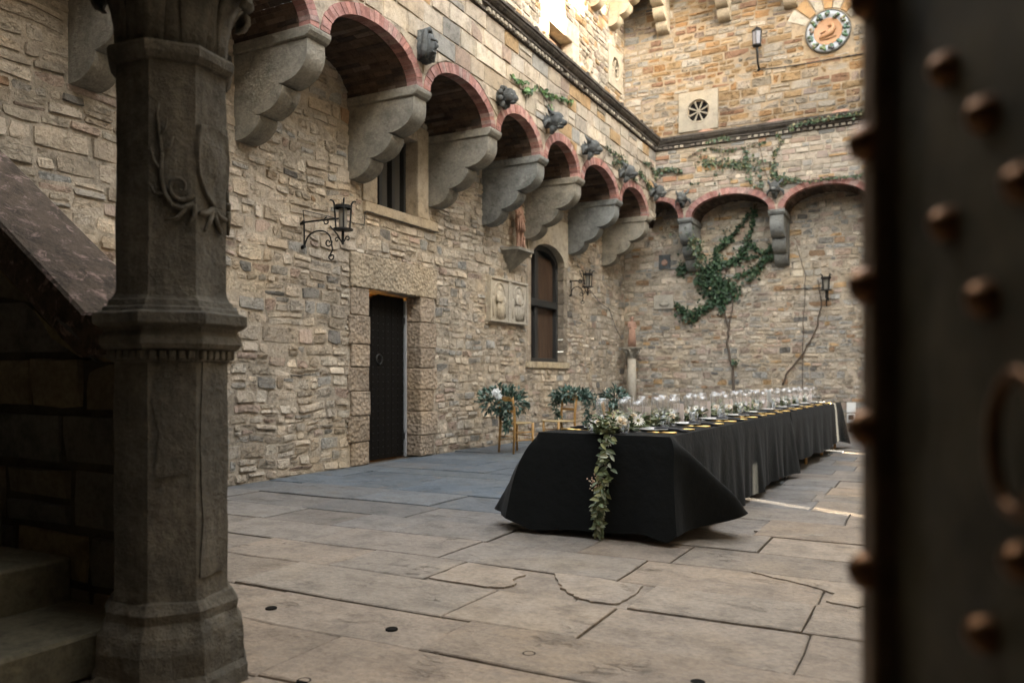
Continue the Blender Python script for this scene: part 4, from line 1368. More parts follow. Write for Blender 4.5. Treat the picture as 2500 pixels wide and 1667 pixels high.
cable('wall_cable', [(-3.45, 8.13, .03), (-3.0, 8.10, .03), (-2.4, 8.08, .03), (-1.8, 8.09, .03), (-1.2, 8.08, .03), (0.5, 8.1, .03), (2, 8.12, .03)], fr_back, 0.011, M_BLACK, 'thin dark cable running right from the high lantern under the medallion')
cable('wall_cable', [(7.28, 3.02, .05), (7.26, 3.16, .05), (7.64, 3.17, .045), (8.14, 3.17, .045), (8.42, 3.18, .05), (8.44, 3.36, .05), (8.46, 3.37, .07), (9.3, 3.36, .07), (10.2, 3.36, .07)], fr_left, 0.006, M_BLACK, 'thin dark cable looping from the bracket lantern to the small window sill')
cable('wall_cable', [(-2.95, 3.12, .03), (-2.5, 3.13, .035), (-2.0, 3.12, .03)], fr_back, 0.010, M_BLACK, 'short dark cable left of the lantern on the back wall')
cable('wall_cable', [(15.7, 3.45, .05), (16.0, 3.2, .05), (16.9, 2.85, .05), (17.5, 2.75, .05), (17.9, 2.35, .05), (18.3, 2.1, .05)], fr_left, 0.008, M_BLACK, 'dark cable drooping into the corner behind the arched window lantern')

# ---------------------------------------------------------------- carved heads on the galleries
def carved_head(loc, rz, kind, seed, label):
    r = empty('gargoyle', loc, rz, label, 'gargoyle')
    rg = random.Random(seed)
    b = MB()
    if kind == 'block':                                               # hooded, worn face
        b.box((0, -.09, -.16), (.13, .09, .20))
        b.ball((.15, 0, .02), (.10, .085, .15), 12, 9)
        b.tube([(.13, -.10, -.14), (.16, -.105, .05), (.14, -.06, .19), (.15, 0, .225), (.14, .06, .19), (.16, .105, .05), (.13, .10, -.14)], .035, 7)
        b.tube([(.24, 0, .06), (.265, 0, .0), (.24, 0, -.03)], [.014, .024, .018], 6)
        b.tube([(.225, -.06, .075), (.245, 0, .07), (.225, .06, .075)], .018, 6)
        b.tube([(.225, -.035, -.07), (.235, 0, -.075), (.225, .035, -.07)], .012, 6)
    elif kind == 'cask':                                              # lion like head in a ruff
        b.lathe([(.10, 0), (.105, .09), (.09, .11)], 10, mat=RY)
        for k in range(9):
            t = 2 * PI * k / 9; b.ball((.13, .125 * math.cos(t), .125 * math.sin(t)), (.045, .05, .05), 7, 5)
        b.ball((.20, 0, .01), (.12, .105, .11), 12, 9); b.ball((.295, 0, -.04), (.06, .06, .05), 9, 6); b.ball((.27, 0, -.095), (.055, .045, .022), 8, 5)
        for s_ in (-1, 1):
            b.ball((.285, .045 * s_, .04), (.016, .018, .014), 6, 5); b.tube([(.25, .02 * s_, .075), (.265, .05 * s_, .085), (.23, .085 * s_, .07)], .016, 6); b.ball((.17, .095 * s_, .10), (.03, .028, .035), 7, 5)
    else:
        b.lathe([(0.09, 0), (0.10, 0.12), (0.09, 0.20)], 10, mat=RY)
        b.ball((0.24, 0, 0.02), (0.13, 0.105, 0.125), 12, 9)
        b.ball((0.34, 0, -0.045), (0.085, 0.065, 0.055), 10, 7)
        b.ball((0.31, 0, -0.105), (0.07, 0.05, 0.028), 8, 6)
        for s in (-1, 1):
            b.ball((0.32, 0.045 * s, 0.045), (0.02, 0.02, 0.018), 6, 5)
            b.tube([(0.22, 0.08 * s, 0.09), (0.17, 0.13 * s, 0.15), (0.13, 0.15 * s, 0.22)], [.035, .028, .006], 6)
            b.tube([(0.16, 0.09 * s, 0.0), (0.12, 0.16 * s, -0.05), (0.10, 0.17 * s, -0.13)], [.035, .03, .008], 6)
        for k in range(4):
            b.tube([(0.20 - k * .05, 0, 0.10 - k * .02), (0.16 - k * .05, rg.uniform(-.03, .03), 0.20 - k * .02)], [.03, .006], 6)
        b.tube([(0.2, 0, -0.08), (0.14, 0, -0.2)], [.07, .03], 7)
    me = b.mesh('head', M_HEAD, smooth=True)
    roughen(me, 0.009, 17, seed, 1)
    obj('head', me, r)
    return r


HL = [(8.22, 5.23, 'block', 'long blockish carved head beside the large arch nearest the pillar'), (10.22, 5.24, 'cask', 'rounded barrel shaped carved head with a collar on the left gallery'),
      (11.80, 5.33, 'beast', 'horned beast head right of the barrel shaped head'), (13.40, 5.30, 'beast', 'beast head second from the barrel shaped head, against bare stone'),
      (15.33, 5.30, 'beast', 'beast head half wrapped in thin creeper on the left gallery'), (17.30, 5.32, 'beast', 'last beast head of the left gallery, tucked in the corner')]
for i, (y, z, k, l) in enumerate(HL): carved_head((XG - 0.02, y, z), 0, k, i, l)
for i, (x, l) in enumerate(((-4.95, 'dark beast head right of the corner arch on the back gallery'), (-2.95, 'dark beast head among ivy between the two wide back arches'), (-0.97, 'beast head right of the last back arch'))):
    if i < 2: carved_head((x, YG + 0.02, 5.17), -PI / 2, 'beast', 20 + i, l)

# ---------------------------------------------------------------- statues, bracket shelf, relief
sh_ = empty('statue_bracket', (XL, 12.62, 3.45), label='pointed stone bracket shelf under the terracotta statue', cat='bracket')
b = MB()
b.add([(0, -0.36, 0), (0, 0.36, 0), (0.34, 0.30, 0), (0.34, -0.30, 0), (0, -0.36, -0.05), (0, 0.36, -0.05), (0.34, 0.30, -0.05), (0.34, -0.30, -0.05)], [(0, 1, 2, 3), (0, 3, 7, 4), (3, 2, 6, 7), (2, 1, 5, 6), (4, 7, 6, 5)])
b.build('slab', M_SEREN, sh_)
b = MB(); b.add([(0, -0.34, -0.05), (0, 0.34, -0.05), (0.31, 0.28, -0.05), (0.31, -0.28, -0.05), (0, 0, -0.42)], [(0, 3, 2, 1), (0, 4, 3), (3, 4, 2), (2, 4, 1)])
b.build('cone', M_SEREN, sh_)


def statue(loc, rz, robe, label, h=0.85):
    r = empty('statue', loc, rz, label, 'statue')
    s = h / 1.7
    if robe:
        pts = [(0, 0, .95), (0, 0, 1.18), (0.01, 0, 1.38), (0.02, 0, 1.47), (0.03, 0, 1.58), (0, 0, .5), (0.01, 0, .05),
               (0, .17, 1.36), (.05, .24, 1.12), (.16, .10, 1.02), (0, -.17, 1.36), (.05, -.24, 1.14), (.17, -.08, 1.12), (0, .10, .45), (0, -.10, .45), (.02, .12, .04), (.02, -.12, .04)]
        ed = [(0, 1), (1, 2), (2, 3), (3, 4), (0, 5), (5, 6), (2, 7), (7, 8), (8, 9), (2, 10), (10, 11), (11, 12), (0, 13), (13, 15), (0, 14), (14, 16)]
        rd = [.15, .15, .13, .055, .10, .16, .17, .075, .06, .04, .075, .06, .04, .13, .13, .14, .14]
    else:
        pts = [(0, 0, .92), (0, 0, 1.15), (0.01, .02, 1.36), (0.02, .02, 1.46), (0.05, .03, 1.58), (0, .09, .86), (.05, .11, .48), (0.0, .12, .06), (.10, .12, .03),
               (0, -.09, .86), (.01, -.09, .48), (0, -.10, .06), (.10, -.12, .03), (0, .19, 1.34), (.03, .27, 1.10), (.14, .20, .95), (0, -.17, 1.34), (.05, -.25, 1.12), (.18, -.12, 1.18)]
        ed = [(0, 1), (1, 2), (2, 3), (3, 4), (0, 5), (5, 6), (6, 7), (7, 8), (0, 9), (9, 10), (10, 11), (11, 12), (2, 13), (13, 14), (14, 15), (2, 16), (16, 17), (17, 18)]
        rd = [.15, .135, .15, .055, .10, .105, .075, .05, .035, .105, .075, .05, .035, .07, .05, .04, .07, .05, .04]
    pts = [tuple(q * s for q in p) for p in pts]
    me = skin('figure', pts, ed, [q * s for q in rd], M_TERRA)
    roughen(me, 0.006, 22, 1)
    obj('figure', me, r)
    b = MB(); b.ball((.03 * s, .01 * s, 1.62 * s), (.11 * s, .10 * s, .10 * s), 10, 7); b.tube([(-.03 * s, k * s, 1.62 * s - abs(k) * .2 * s) for k in (-.1, -.05, 0, .05, .1)], .05 * s, 6)
    b.build('hair', M_TERRA, r, smooth=True)
    b = MB()                                                          # hanging folds of the garment
    n = 9 if robe else 7
    z1 = 1.25 if robe else 1.05; z0 = 0.04 if robe else 0.62
    for k in range(n):
        t = -1.3 + 2.6 * k / (n - 1)
        b.tube([(.13 * s * math.cos(t), .15 * s * math.sin(t), z1 * s), (.17 * s * math.cos(t), .185 * s * math.sin(t), (z0 + z1) / 2 * s), (.19 * s * math.cos(t), .21 * s * math.sin(t), z0 * s)], [.018 * s, .035 * s, .042 * s], 6)
    b.build('drapery', M_TERRA, r, smooth=True)
    b = MB(); b.lathe([(.22 * s, -.0), (.22 * s, .03 * s), (.2 * s, .045 * s)], 8); b.build('plinth', M_TERRA, r)
    if not robe:
        b = MB(); b.ball((.10 * s, .17 * s, .40 * s), (.06 * s, .06 * s, .075 * s), 8, 6); b.tube([(.1 * s, .17 * s, .05 * s), (.1 * s, .17 * s, .33 * s)], [.06 * s, .05 * s], 7); b.build('small_companion', M_TERRA, r, smooth=True)
    return r


statue((XL + 0.17, 12.66, 3.455), 0.0, False, 'terracotta standing statue on the bracket between two corbels', 0.88)
sc_ = empty('statue_column', (-6.36, 18.22, 0), label='slender stone column with capital standing in the back corner', cat='column')
b = MB(); b.lathe([(0.16, 0), (0.16, 0.08), (0.13, 0.12), (0.14, 0.16), (0.115, 0.2)], 14); b.build('base', M_SEREN, sc_)
b = MB(); b.lathe([(0.112, 0.19), (0.11, 1.0), (0.10, 1.63)], 14); b.build('shaft', M_LIME, sc_, smooth=True)
b = MB(); b.lathe([(0.10, 1.62), (0.12, 1.64), (0.105, 1.66), (0.12, 1.74), (0.17, 1.83), (0.16, 1.84)], 14); b.build('capital', M_SEREN, sc_, smooth=True)
b = MB(); b.box((-.19, -.19, 1.84), (.19, .19, 1.89)); b.build('abacus', M_SEREN, sc_, bevel=.01)
for k in range(8):
    t = k * PI / 4
    b = MB(); b.tube([(.11 * math.cos(t), .11 * math.sin(t), 1.66), (.14 * math.cos(t), .14 * math.sin(t), 1.76), (.20 * math.cos(t), .20 * math.sin(t), 1.82), (.21 * math.cos(t), .21 * math.sin(t), 1.79)], [.03, .035, .03, .015], 6); b.build('capital_leaf', M_SEREN, sc_, smooth=True)
statue((-6.36, 18.22, 1.892), -PI / 4, True, 'small robed terracotta statue on top of the corner column', 0.72)

rp = empty('relief_panel', (XL + 0.02, 12.48, 2.51), label='pale carved double relief with two framed figures between door and arched window', cat='relief')
b = MB(); b.box((-.02, -.71, -.385), (.045, .71, .385)); b.build('slab', M_LIME, rp)
for (a_, c_) in (((.046, -.71, .345), (.075, .71, .385)), ((.046, -.71, -.385), (.075, .71, -.345)), ((.046, -.71, -.345), (.075, -.665, .345)), ((.046, .665, -.345), (.075, .71, .345)), ((.046, -.05, -.345), (.075, .05, .345))):
    b = MB(); b.box(a_, c_); b.build('border', M_LIME, rp, bevel=.006)
for cy, sg in ((-.36, 1), (.36, -1)):
    b = MB()
    b.tube([(.048, cy + .20 * math.cos(t * PI / 12), .06 + .24 * math.sin(t * PI / 12)) for t in range(13)], .014, 6)
    b.tube([(.048, cy - .2, .06), (.048, cy - .25, -.03), (.048, cy - .22, -.30)], .013, 6); b.tube([(.048, cy + .2, .06), (.048, cy + .25, -.03), (.048, cy + .22, -.30)], .013, 6)
    b.build('niche', M_LIME, rp, smooth=True)
    b = MB()
    b.ball((.05, cy + .01 * sg, .185), (.04, .042, .055), 10, 7)
    b.ball((.05, cy, .01), (.055, .115, .15), 12, 8)
    b.ball((.05, cy + .02 * sg, -.17), (.05, .14, .17), 12, 8)
    b.tube([(.06, cy - .10, .08), (.085, cy - .14, -.02), (.10, cy - .03, -.05)], [.03, .028, .02], 6)
    b.tube([(.06, cy + .10, .08), (.08, cy + .15, -.03), (.09, cy + .06, -.10)], [.03, .028, .02], 6)
    for k in range(5): b.tube([(.09, cy - .10 + .05 * k, -.03), (.10, cy - .12 + .06 * k, -.18), (.075, cy - .14 + .065 * k, -.33)], [.008, .014, .012], 5)
    b.build('figure', M_LIME, rp, smooth=True)

pq = empty('wall_plaque', (-5.68, YB, 2.97), -PI / 2, 'small pale plaque on the back wall with an ivy sprig across it', 'plaque')
b = MB(); b.box((-.01, -.24, -.17), (.045, .24, .17)); b.build('slab', M_LIME, pq, bevel=.008)
b = MB(); b.ball((.045, .02, -.05), (.03, .13, .07), 10, 6); b.build('relief', M_LIME, pq, smooth=True)
tq = empty('wall_crest', (-5.66, YB, 3.93), -PI / 2, 'small dark reddish crest tile high in the shaded back corner', 'plaque')
b = MB(); b.box((0, -.14, -.17), (.03, .14, .17)); b.build('tile', M_HEAD, tq)
b = MB(); b.lathe([(0.08, 0), (0.07, 0.02), (0.001, 0.03)], 10, (.03, 0, -.02), mat=RY); b.build('boss', M_TERRA, tq)
wb = empty('socket_box', (-1.53, YB, 0.36), -PI / 2, 'white and black electrical socket box low on the back wall', 'socket box')
b = MB(); b.box((0, -.09, .05), (.09, .09, .27)); b.build('upper_box', M_PLAST, wb, bevel=.01)
b = MB(); b.box((0, -.085, -.17), (.08, .085, .03)); b.build('lower_box', M_PLAST, wb, bevel=.01)
b = MB(); b.box((.081, -.05, -.10), (.095, .055, 0.0)); b.build('socket_flap', M_BLACK, wb)
b = MB(); b.tube([(.04, 0, -.17), (.05, 0.01, -.27), (.04, 0, -.36)], .03, 7); b.build('plug', M_BLACK, wb)

# ---------------------------------------------------------------- long banquet table
TA = math.radians(-1.66)
TM = Matrix.Translation((-1.6, 5.37, 0)) @ Matrix.Rotation(TA, 4, 'Z')
TL = 8.95; TWD = 1.02


def tw_(x, y, z=0.0):
    p = TM @ Vector((x, y, z)); return (p.x, p.y, p.z)


for i, (y0, y1, l) in enumerate(((0.04, 4.30, 'nearer trestle table hidden under the black cloth with the hanging garland'), (4.42, 8.88, 'farther trestle table whose leg shows below the black cloth'))):
    t = empty('trestle_table', tw_(-TWD / 2, (y0 + y1) / 2), TA, l, 'table')
    b = MB(); b.box((-TWD / 2 + .02, -(y1 - y0) / 2, .70), (TWD / 2 - .02, (y1 - y0) / 2, .738)); b.build('tabletop', M_CHAIR, t)
    ly = (y1 - y0) / 2 - .12
    for sx in (-1, 1):
        for yy in (-ly, -ly * .33, ly * .33, ly):
            b = MB(); b.tube([(sx * .44, yy, .0), (sx * .42, yy, .70)], [.02, .026], 8); b.build('leg', M_CHAIR, t)


def tablecloth(y0, y1, hem, flares, folds, seed, label, front=True):
    """flares: list of (side, s0, slant, out, width, lift) where side 0 right, 1 front, 2 left, 3 back; s measured from that side's start"""
    r = random.Random(seed)
    nl = 30; z1 = .752
    per = []
    st_ = 0.03
    def run(p, q, nrm, side):
        L = math.hypot(q[0] - p[0], q[1] - p[1]); n = max(2, int(L / st_))
        for k in range(n):
            per.append((p[0] + (q[0] - p[0]) * k / n, p[1] + (q[1] - p[1]) * k / n, nrm, side, L * k / n))
    run((0, y0), (0, y1), (1, 0), 0)
    run((0, y1), (-TWD, y1), (0, 1), 3)
    run((-TWD, y1), (-TWD, y0), (-1, 0), 2)
    run((-TWD, y0), (0, y0), (0, -1), 1)
    n = len(per)
    nn = []
    for k in range(n):                                                # round the normals over the corners
        ax = ay = 0
        for j in range(-2, 3):
            m = per[(k + j) % n][2]; ax += m[0]; ay += m[1]
        q = math.hypot(ax, ay); nn.append((ax / q, ay / q))
    ph = [r.uniform(0, 6) for _ in range(6)]
    vs = []; fs = []
    for j in range(nl + 1):
        f = j / nl
        for k, (x, y, m, side, s) in enumerate(per):
            fo = 0.0
            for (a, fr_, p_) in folds.get(side, ()):
                fo += a * math.sin(s * fr_ + p_ + 0.6 * math.sin(s * 1.3 + p_))
            off = 0.012 * min(1, f * 6) + 0.03 * f + fo * f ** 1.2
            zh = hem + 0.02 * math.sin(s * 2.1 + ph[side]) + 0.008 * math.sin(s * 9 + ph[side])
            for (sd, s0, sl, out, wd, lift) in flares:
                if sd == side:
                    c_ = s0 + sl * f
                    g = math.exp(-((s - c_) / (0.06 + wd * f)) ** 2)
                    off += out * f * g; zh += lift * g
            z = z1 - (z1 - zh) * f
            if j == 0: off = 0; z = z1
            elif j == 1: z = z1 - 0.012
            q = tw_(x + nn[k][0] * off, y + nn[k][1] * off, z)
            vs.append(q)
    for j in range(nl):
        for k in range(n):
            k2 = (k + 1) % n
            fs.append((j * n + k, (j + 1) * n + k, (j + 1) * n + k2, j * n + k2))
    b = MB(); b.add(vs, fs)
    # top as strips across
    top = []
    ny = int((y1 - y0) / .2)
    for k in range(ny + 1):
        y = y0 + (y1 - y0) * k / ny
        top += [tw_(-TWD, y, z1), tw_(-TWD * .5, y, z1 + 0.0015), tw_(0, y, z1)]
    tf = []
    for k in range(ny):
        for q in range(2): tf.append((3 * k + q, 3 * k + q + 1, 3 * k + 4 + q, 3 * k + 3 + q))
    b.add(top, tf)
    o = b.build('tablecloth', M_CLOTH, None, smooth=True)
    smooth_by_angle(o.data, 0.9)
    return tag(o, label, 'tablecloth', 'black cloths along the long table')


tablecloth(0.0, 4.42, 0.055, [(0, 0.0, 0.50, 0.42, 0.14, 0.12), (2, 4.42, -0.20, 0.44, 0.15, 0.05), (0, 4.42, -0.05, 0.06, 0.12, 0.0), (1, 1.02, 0.0, 0.02, 0.05, -0.05)],
           {0: [(.028, 7.5, .4), (.014, 17, 1.0), (.007, 31, 2.0)], 1: [(.026, 5.2, 0.6), (.013, 13, 1.2), (.006, 29, 0.4)], 2: [(.02, 8, 0)], 3: [(.01, 5, 0)]}, 1, 'black tablecloth on the near half of the long table, corners flaring over the paving')
tablecloth(4.47, 8.95, 0.13, [(0, 4.48, -0.05, 0.12, 0.2, -0.08), (2, 0.0, 0.2, 0.2, 0.2, 0), (0, 0.1, 0.05, -0.03, 0.3, 0.06)],
           {0: [(.022, 6.5, 2.0), (.012, 15, 0.0)], 1: [(.01, 6, 0)], 2: [(.02, 8, 0)], 3: [(.012, 7, 0)]}, 2, 'black tablecloth on the far half of the long table, lit by one thin sunbeam')

ZT = 0.754


def put(me_parts, name, loc, rz, label, cat, group):
    pass


# masters ------------------------------------------------------------------
def plate_m(o):
    b = MB(); b.lathe([(0.08, 0), (0.085, 0.004), (0.145, 0.016), (0.150, 0.019), (0.146, 0.021), (0.09, 0.010), (0.001, 0.009)], 28, cap=False)
    b.build('dish', M_PLATE, o, smooth=True)


def wine_m(o, h=0.225, r=0.041):
    b = MB(); b.lathe([(0.036, 0.0), (0.035, 0.003), (0.006, 0.008), (0.004, 0.02), (0.0038, 0.085)], 14, cap=False); b.build('stem', M_GLASS, o, smooth=True)
    k = h - 0.085
    b = MB(); b.lathe([(0.004, 0.085), (0.020, 0.085 + .10 * k), (r * .98, 0.085 + .32 * k), (r, 0.085 + .42 * k), (r * .985, 0.085 + .72 * k), (r * .955, h), (r * .955 - .0016, h + .0005), (r * .955, 0.085 + .72 * k), (r - .003, 0.085 + .42 * k), (0.018, 0.085 + .115 * k), (0.001, .092)], 20, cap=False)
    b.build('bowl', M_GLASS, o, smooth=True)


def tumbler_m(o):
    b = MB(); b.lathe([(0.001, 0.001), (0.033, 0.001), (0.036, 0.01), (0.041, 0.092), (0.0395, 0.0925), (0.034, 0.014), (0.001, 0.012)], 20, cap=False); b.build('tumbler_wall', M_GLASS, o, smooth=True)


def cut_m(o, kind):
    """cutlery along local +x, handle end at +x"""
    b = MB()
    if kind == 'fork':
        b.tube([(0.10, 0, .004), (0.02, 0, .006), (-0.01, 0, .004)], [.0065, .004, .005], 6); b.build('handle', M_GOLD, o, smooth=True)
        b = MB(); b.add([(-.01, -.004, .004), (-.01, .004, .004), (-.03, .012, .003), (-.03, -.012, .003), (-.045, .012, .006), (-.045, -.012, .006), (-.01, -.004, .002), (-.01, .004, .002), (-.03, .012, .001), (-.03, -.012, .001), (-.045, .012, .004), (-.045, -.012, .004)],
                        [(0, 1, 2, 3), (3, 2, 4, 5), (7, 6, 9, 8), (8, 9, 11, 10), (4, 10, 11, 5), (1, 7, 8, 2), (2, 8, 10, 4), (0, 3, 9, 6), (3, 5, 11, 9)])
        for k in range(4): y = -.0105 + .007 * k; b.box((-.09, y - .0018, .006), (-.044, y + .0018, .008))
        b.build('tines', M_GOLD, o)
    elif kind == 'knife':
        b.tube([(0.11, 0, .004), (0.06, 0, .005), (0.0, 0, .004)], [.0085, .0065, .0055], 6); b.build('handle', M_GOLD, o, smooth=True)
        b = MB(); b.prism([(0, -.006), (0, .007), (-.08, .010), (-.115, .006), (-.125, -.002), (-.10, -.006)], lambda u, z, d: (u, z, d), .002, .0045); b.build('blade', M_GOLD, o)
    else:
        b.tube([(0.10, 0, .004), (0.02, 0, .006), (-0.02, 0, .004)], [.0075, .004, .005], 6); b.build('handle', M_GOLD, o, smooth=True)
        b = MB(); b.ball((-.048, 0, .006), (.032, .021, .006), 12, 7); b.build('spoon_bowl', M_GOLD, o, smooth=True)


def napkin_m(o):
    b = MB(); rgn = random.Random(2)
    nx, ny = 8, 4; vs = []; fs = []
    for lay in (0.022, 0.006):
        for i in range(nx + 1):
            for j in range(ny + 1):
                x = -.12 + .24 * i / nx; y = -.055 + .11 * j / ny
                z = lay + .010 * math.exp(-((x + .08) / .09) ** 2) + rgn.uniform(-.001, .001)
                if x > 0.06: z = lay * .6
                vs.append((x, y, z))
    m = (nx + 1) * (ny + 1)
    for q in (0, m):
        for i in range(nx):
            for j in range(ny): fs.append((q + i * (ny + 1) + j, q + (i + 1) * (ny + 1) + j, q + (i + 1) * (ny + 1) + j + 1, q + i * (ny + 1) + j + 1))
    for i in range(nx):
        fs.append((i * (ny + 1), (i + 1) * (ny + 1), m + (i + 1) * (ny + 1), m + i * (ny + 1)))
        fs.append((i * (ny + 1) + ny, (i + 1) * (ny + 1) + ny, m + (i + 1) * (ny + 1) + ny, m + i * (ny + 1) + ny))
    for j in range(ny):
        fs.append((j, j + 1, m + j + 1, m + j)); fs.append((nx * (ny + 1) + j, nx * (ny + 1) + j + 1, m + nx * (ny + 1) + j + 1, m + nx * (ny + 1) + j))
    b.add(vs, fs); b.build('napkin_fold', M_NAPK, o, smooth=True)


def menu_m(o):
    b = MB(); q = [(-.052, 0), (.052, 0), (.052, .15), (.046, .175), (-.046, .175), (-.052, .15)]
    b.prism(q, lambda u, z, d: (d, u, z), -.0012, .0012); b.build('card', M_CARD, o)
    b = MB(); b.add([(.0, -.03, 0), (.0, .03, 0), (.05, .03, 0.001), (.05, -.03, 0.001), (.0, -.02, .10), (.0, .02, .10)], [(0, 1, 2, 3), (2, 1, 5), (0, 3, 4), (3, 2, 5, 4)]); b.build('card_foot', M_CARD, o)


MASTER = {}
SPEC = {'dinner_plate': (plate_m, 'plate'), 'wine_glass': (wine_m, 'wine glass'), 'tall_wine_glass': (lambda o: wine_m(o, 0.25, 0.045), 'wine glass'), 'tumbler': (tumbler_m, 'water glass'),
        'fork': (lambda o: cut_m(o, 'fork'), 'fork'), 'knife': (lambda o: cut_m(o, 'knife'), 'knife'), 'spoon': (lambda o: cut_m(o, 'spoon'), 'spoon'), 'napkin': (napkin_m, 'napkin'), 'menu_card': (menu_m, 'menu card')}


def setout(name, x, y, rz, label, group):
    loc = tw_(x, y, ZT)
    if name not in MASTER:
        o = empty(name, loc, TA + rz, label, SPEC[name][1], group)
        SPEC[name][0](o)
        MASTER[name] = o
        return o
    o = dup(MASTER[name], loc, TA + rz, label, group)
    return o


rg = random.Random(12)
RANK = ['nearest', 'second', 'third', 'fourth', 'fifth', 'sixth', 'seventh', 'eighth', 'ninth', 'farthest']
NP = 10
for side in (0, 1):
    sd = 'right' if side == 0 else 'left'
    fl = PI if side else 0.0
    X = lambda d: -d if side == 0 else -TWD + d
    for i in range(NP):
        y = 0.52 + 0.875 * i
        L = lambda a: f'{a} at the {RANK[i]} place from the near end, {sd} table side'
        jy = lambda: rg.uniform(-.012, .012)
        setout('dinner_plate', X(.30), y, 0, L('white plate'), 'plates on the long table')
        setout('napkin', X(.155), y + rg.uniform(-.02, .02), fl + rg.uniform(-.12, .12), L('dark napkin'), 'napkins on the long table')
        setout('fork', X(.16), y + .20, fl + rg.uniform(-.12, .12), L('inner gold fork'), 'gold forks on the long table')
        setout('fork', X(.15), y + .245, fl + rg.uniform(-.12, .12), L('outer gold fork'), 'gold forks on the long table')
        setout('knife', X(.16), y - .20, fl + rg.uniform(-.1, .1), L('gold knife'), 'gold knives on the long table')
        setout('spoon', X(.15), y - .245, fl + rg.uniform(-.12, .12), L('gold spoon'), 'gold spoons on the long table')
        gx = .42
        setout('tall_wine_glass', X(gx) + jy(), y - .28 + jy(), rg.uniform(0, 3), L('taller wine glass'), 'wine glasses on the long table')
        setout('wine_glass', X(gx - .05) + jy(), y - .17 + jy(), rg.uniform(0, 3), L('shorter wine glass'), 'wine glasses on the long table')
        setout('wine_glass', X(gx + .02) + jy(), y + .10 + jy(), rg.uniform(0, 3), L('third wine glass'), 'wine glasses on the long table')
        setout('tall_wine_glass', X(gx - .03) + jy(), y + .33 + jy(), rg.uniform(0, 3), L('fourth wine glass'), 'wine glasses on the long table')
        setout('tumbler', X(gx - .03) + jy(), y - .36 + jy(), 0, L('straight water tumbler'), 'tumblers on the long table')
        if side == 0 or i % 2 == 0:
            setout('menu_card', X(.47), y + .28, fl + PI * .5 + rg.uniform(-.5, .5), L('blush menu card'), 'menu cards on the long table')
wc = empty('table_sign', tw_(-.42, 5.3, ZT), 0.5, 'white folded card standing taller than the glasses midway along the table', 'card')
b = MB(); b.prism([(-.07, 0), (.07, 0), (.07, .25), (-.07, .25)], lambda u, z, d: (d + .12 * (.25 - z) * .6, u, z), -.001, .001); b.build('card_front', M_WHITE, wc)
b = MB(); b.prism([(-.07, 0), (.07, 0), (.07, .25), (-.07, .25)], lambda u, z, d: (d - .12 * (.25 - z) * .6, u, z), -.001, .001); b.build('card_back', M_WHITE, wc)

# ---------------------------------------------------------------- leaves
def leaf_geo(p, d, up, L, W, fold=0.25):
    """a small folded leaf: base p, direction d, surface normal up"""
    d = d.normalized(); s = d.cross(up)
    if s.length < 1e-4: s = d.orthogonal()
    s.normalize(); n = s.cross(d)
    a = p; m = p + d * L * .5 - n * L * .04; t = p + d * L - n * L * .16
    l1 = p + d * L * .30 + s * W * .42 + n * W * fold; l2 = p + d * L * .68 + s * W * .38 + n * W * fold * .6
    r1 = p + d * L * .30 - s * W * .42 + n * W * fold; r2 = p + d * L * .68 - s * W * .38 + n * W * fold * .6
    return [a, m, t, l1, l2, r1, r2], [(0, 1, 4, 3), (1, 2, 4), (0, 5, 6, 1), (1, 6, 2)]


GRN = [((0.15, 0.185, 0.085), 3), ((0.22, 0.25, 0.14), 3), ((0.36, 0.39, 0.28), 2), ((0.09, 0.125, 0.06), 2), ((0.27, 0.275, 0.11), 1.4)]


def rv(r_): return Vector((r_.gauss(0, 1), r_.gauss(0, 1), r_.gauss(0, 1))).normalized()


gr = empty('garland_runner', tw_(-.52, 0, ZT), 0, 'eucalyptus and white flower garland running down the table and hanging over its front', 'garland')
rg = random.Random(33)
GO = Vector(gr.location)


def gpart(b, name, mat, **k):
    o = b.build(name, mat, gr, **k); o.location = Vector(o.location) - GO; return o


pts = []
for k in range(40):                                                   # hanging tail
    f = k / 39
    pts.append(Vector(tw_(-.47 + .02 * math.sin(f * 5) - .015 * f, -.035 - .015 * math.sin(f * PI), .74 - .68 * f)))
b = MB(); b.tube(pts, .006, 6); gpart(b, 'hanging_stem', M_STEM)
nleaf = 0
for k in range(150):
    f = rg.random() ** 0.9
    i = min(38, int(f * 39)); p = pts[i].lerp(pts[i + 1], rg.random())
    w = .075 * (1 - .45 * f) + .005
    side = rg.choice((-1, 1))
    q = p + Vector((rg.gauss(0, .33) * w, -abs(rg.gauss(0, .02)) - .006, 0))
    d = Vector((side * rg.uniform(.2, 1.0), rg.uniform(-.7, -.05), rg.uniform(-1.0, .15)))
    vs, fs = leaf_geo(q, d, Vector((0, -1, .5)) + rv(rg) * .5, rg.uniform(.045, .075), rg.uniform(.028, .042))
    b = MB(); b.add(vs, fs, pick(GRN, rg)); gpart(b, 'leaf', M_LEAF, org=q, smooth=True); nleaf += 1
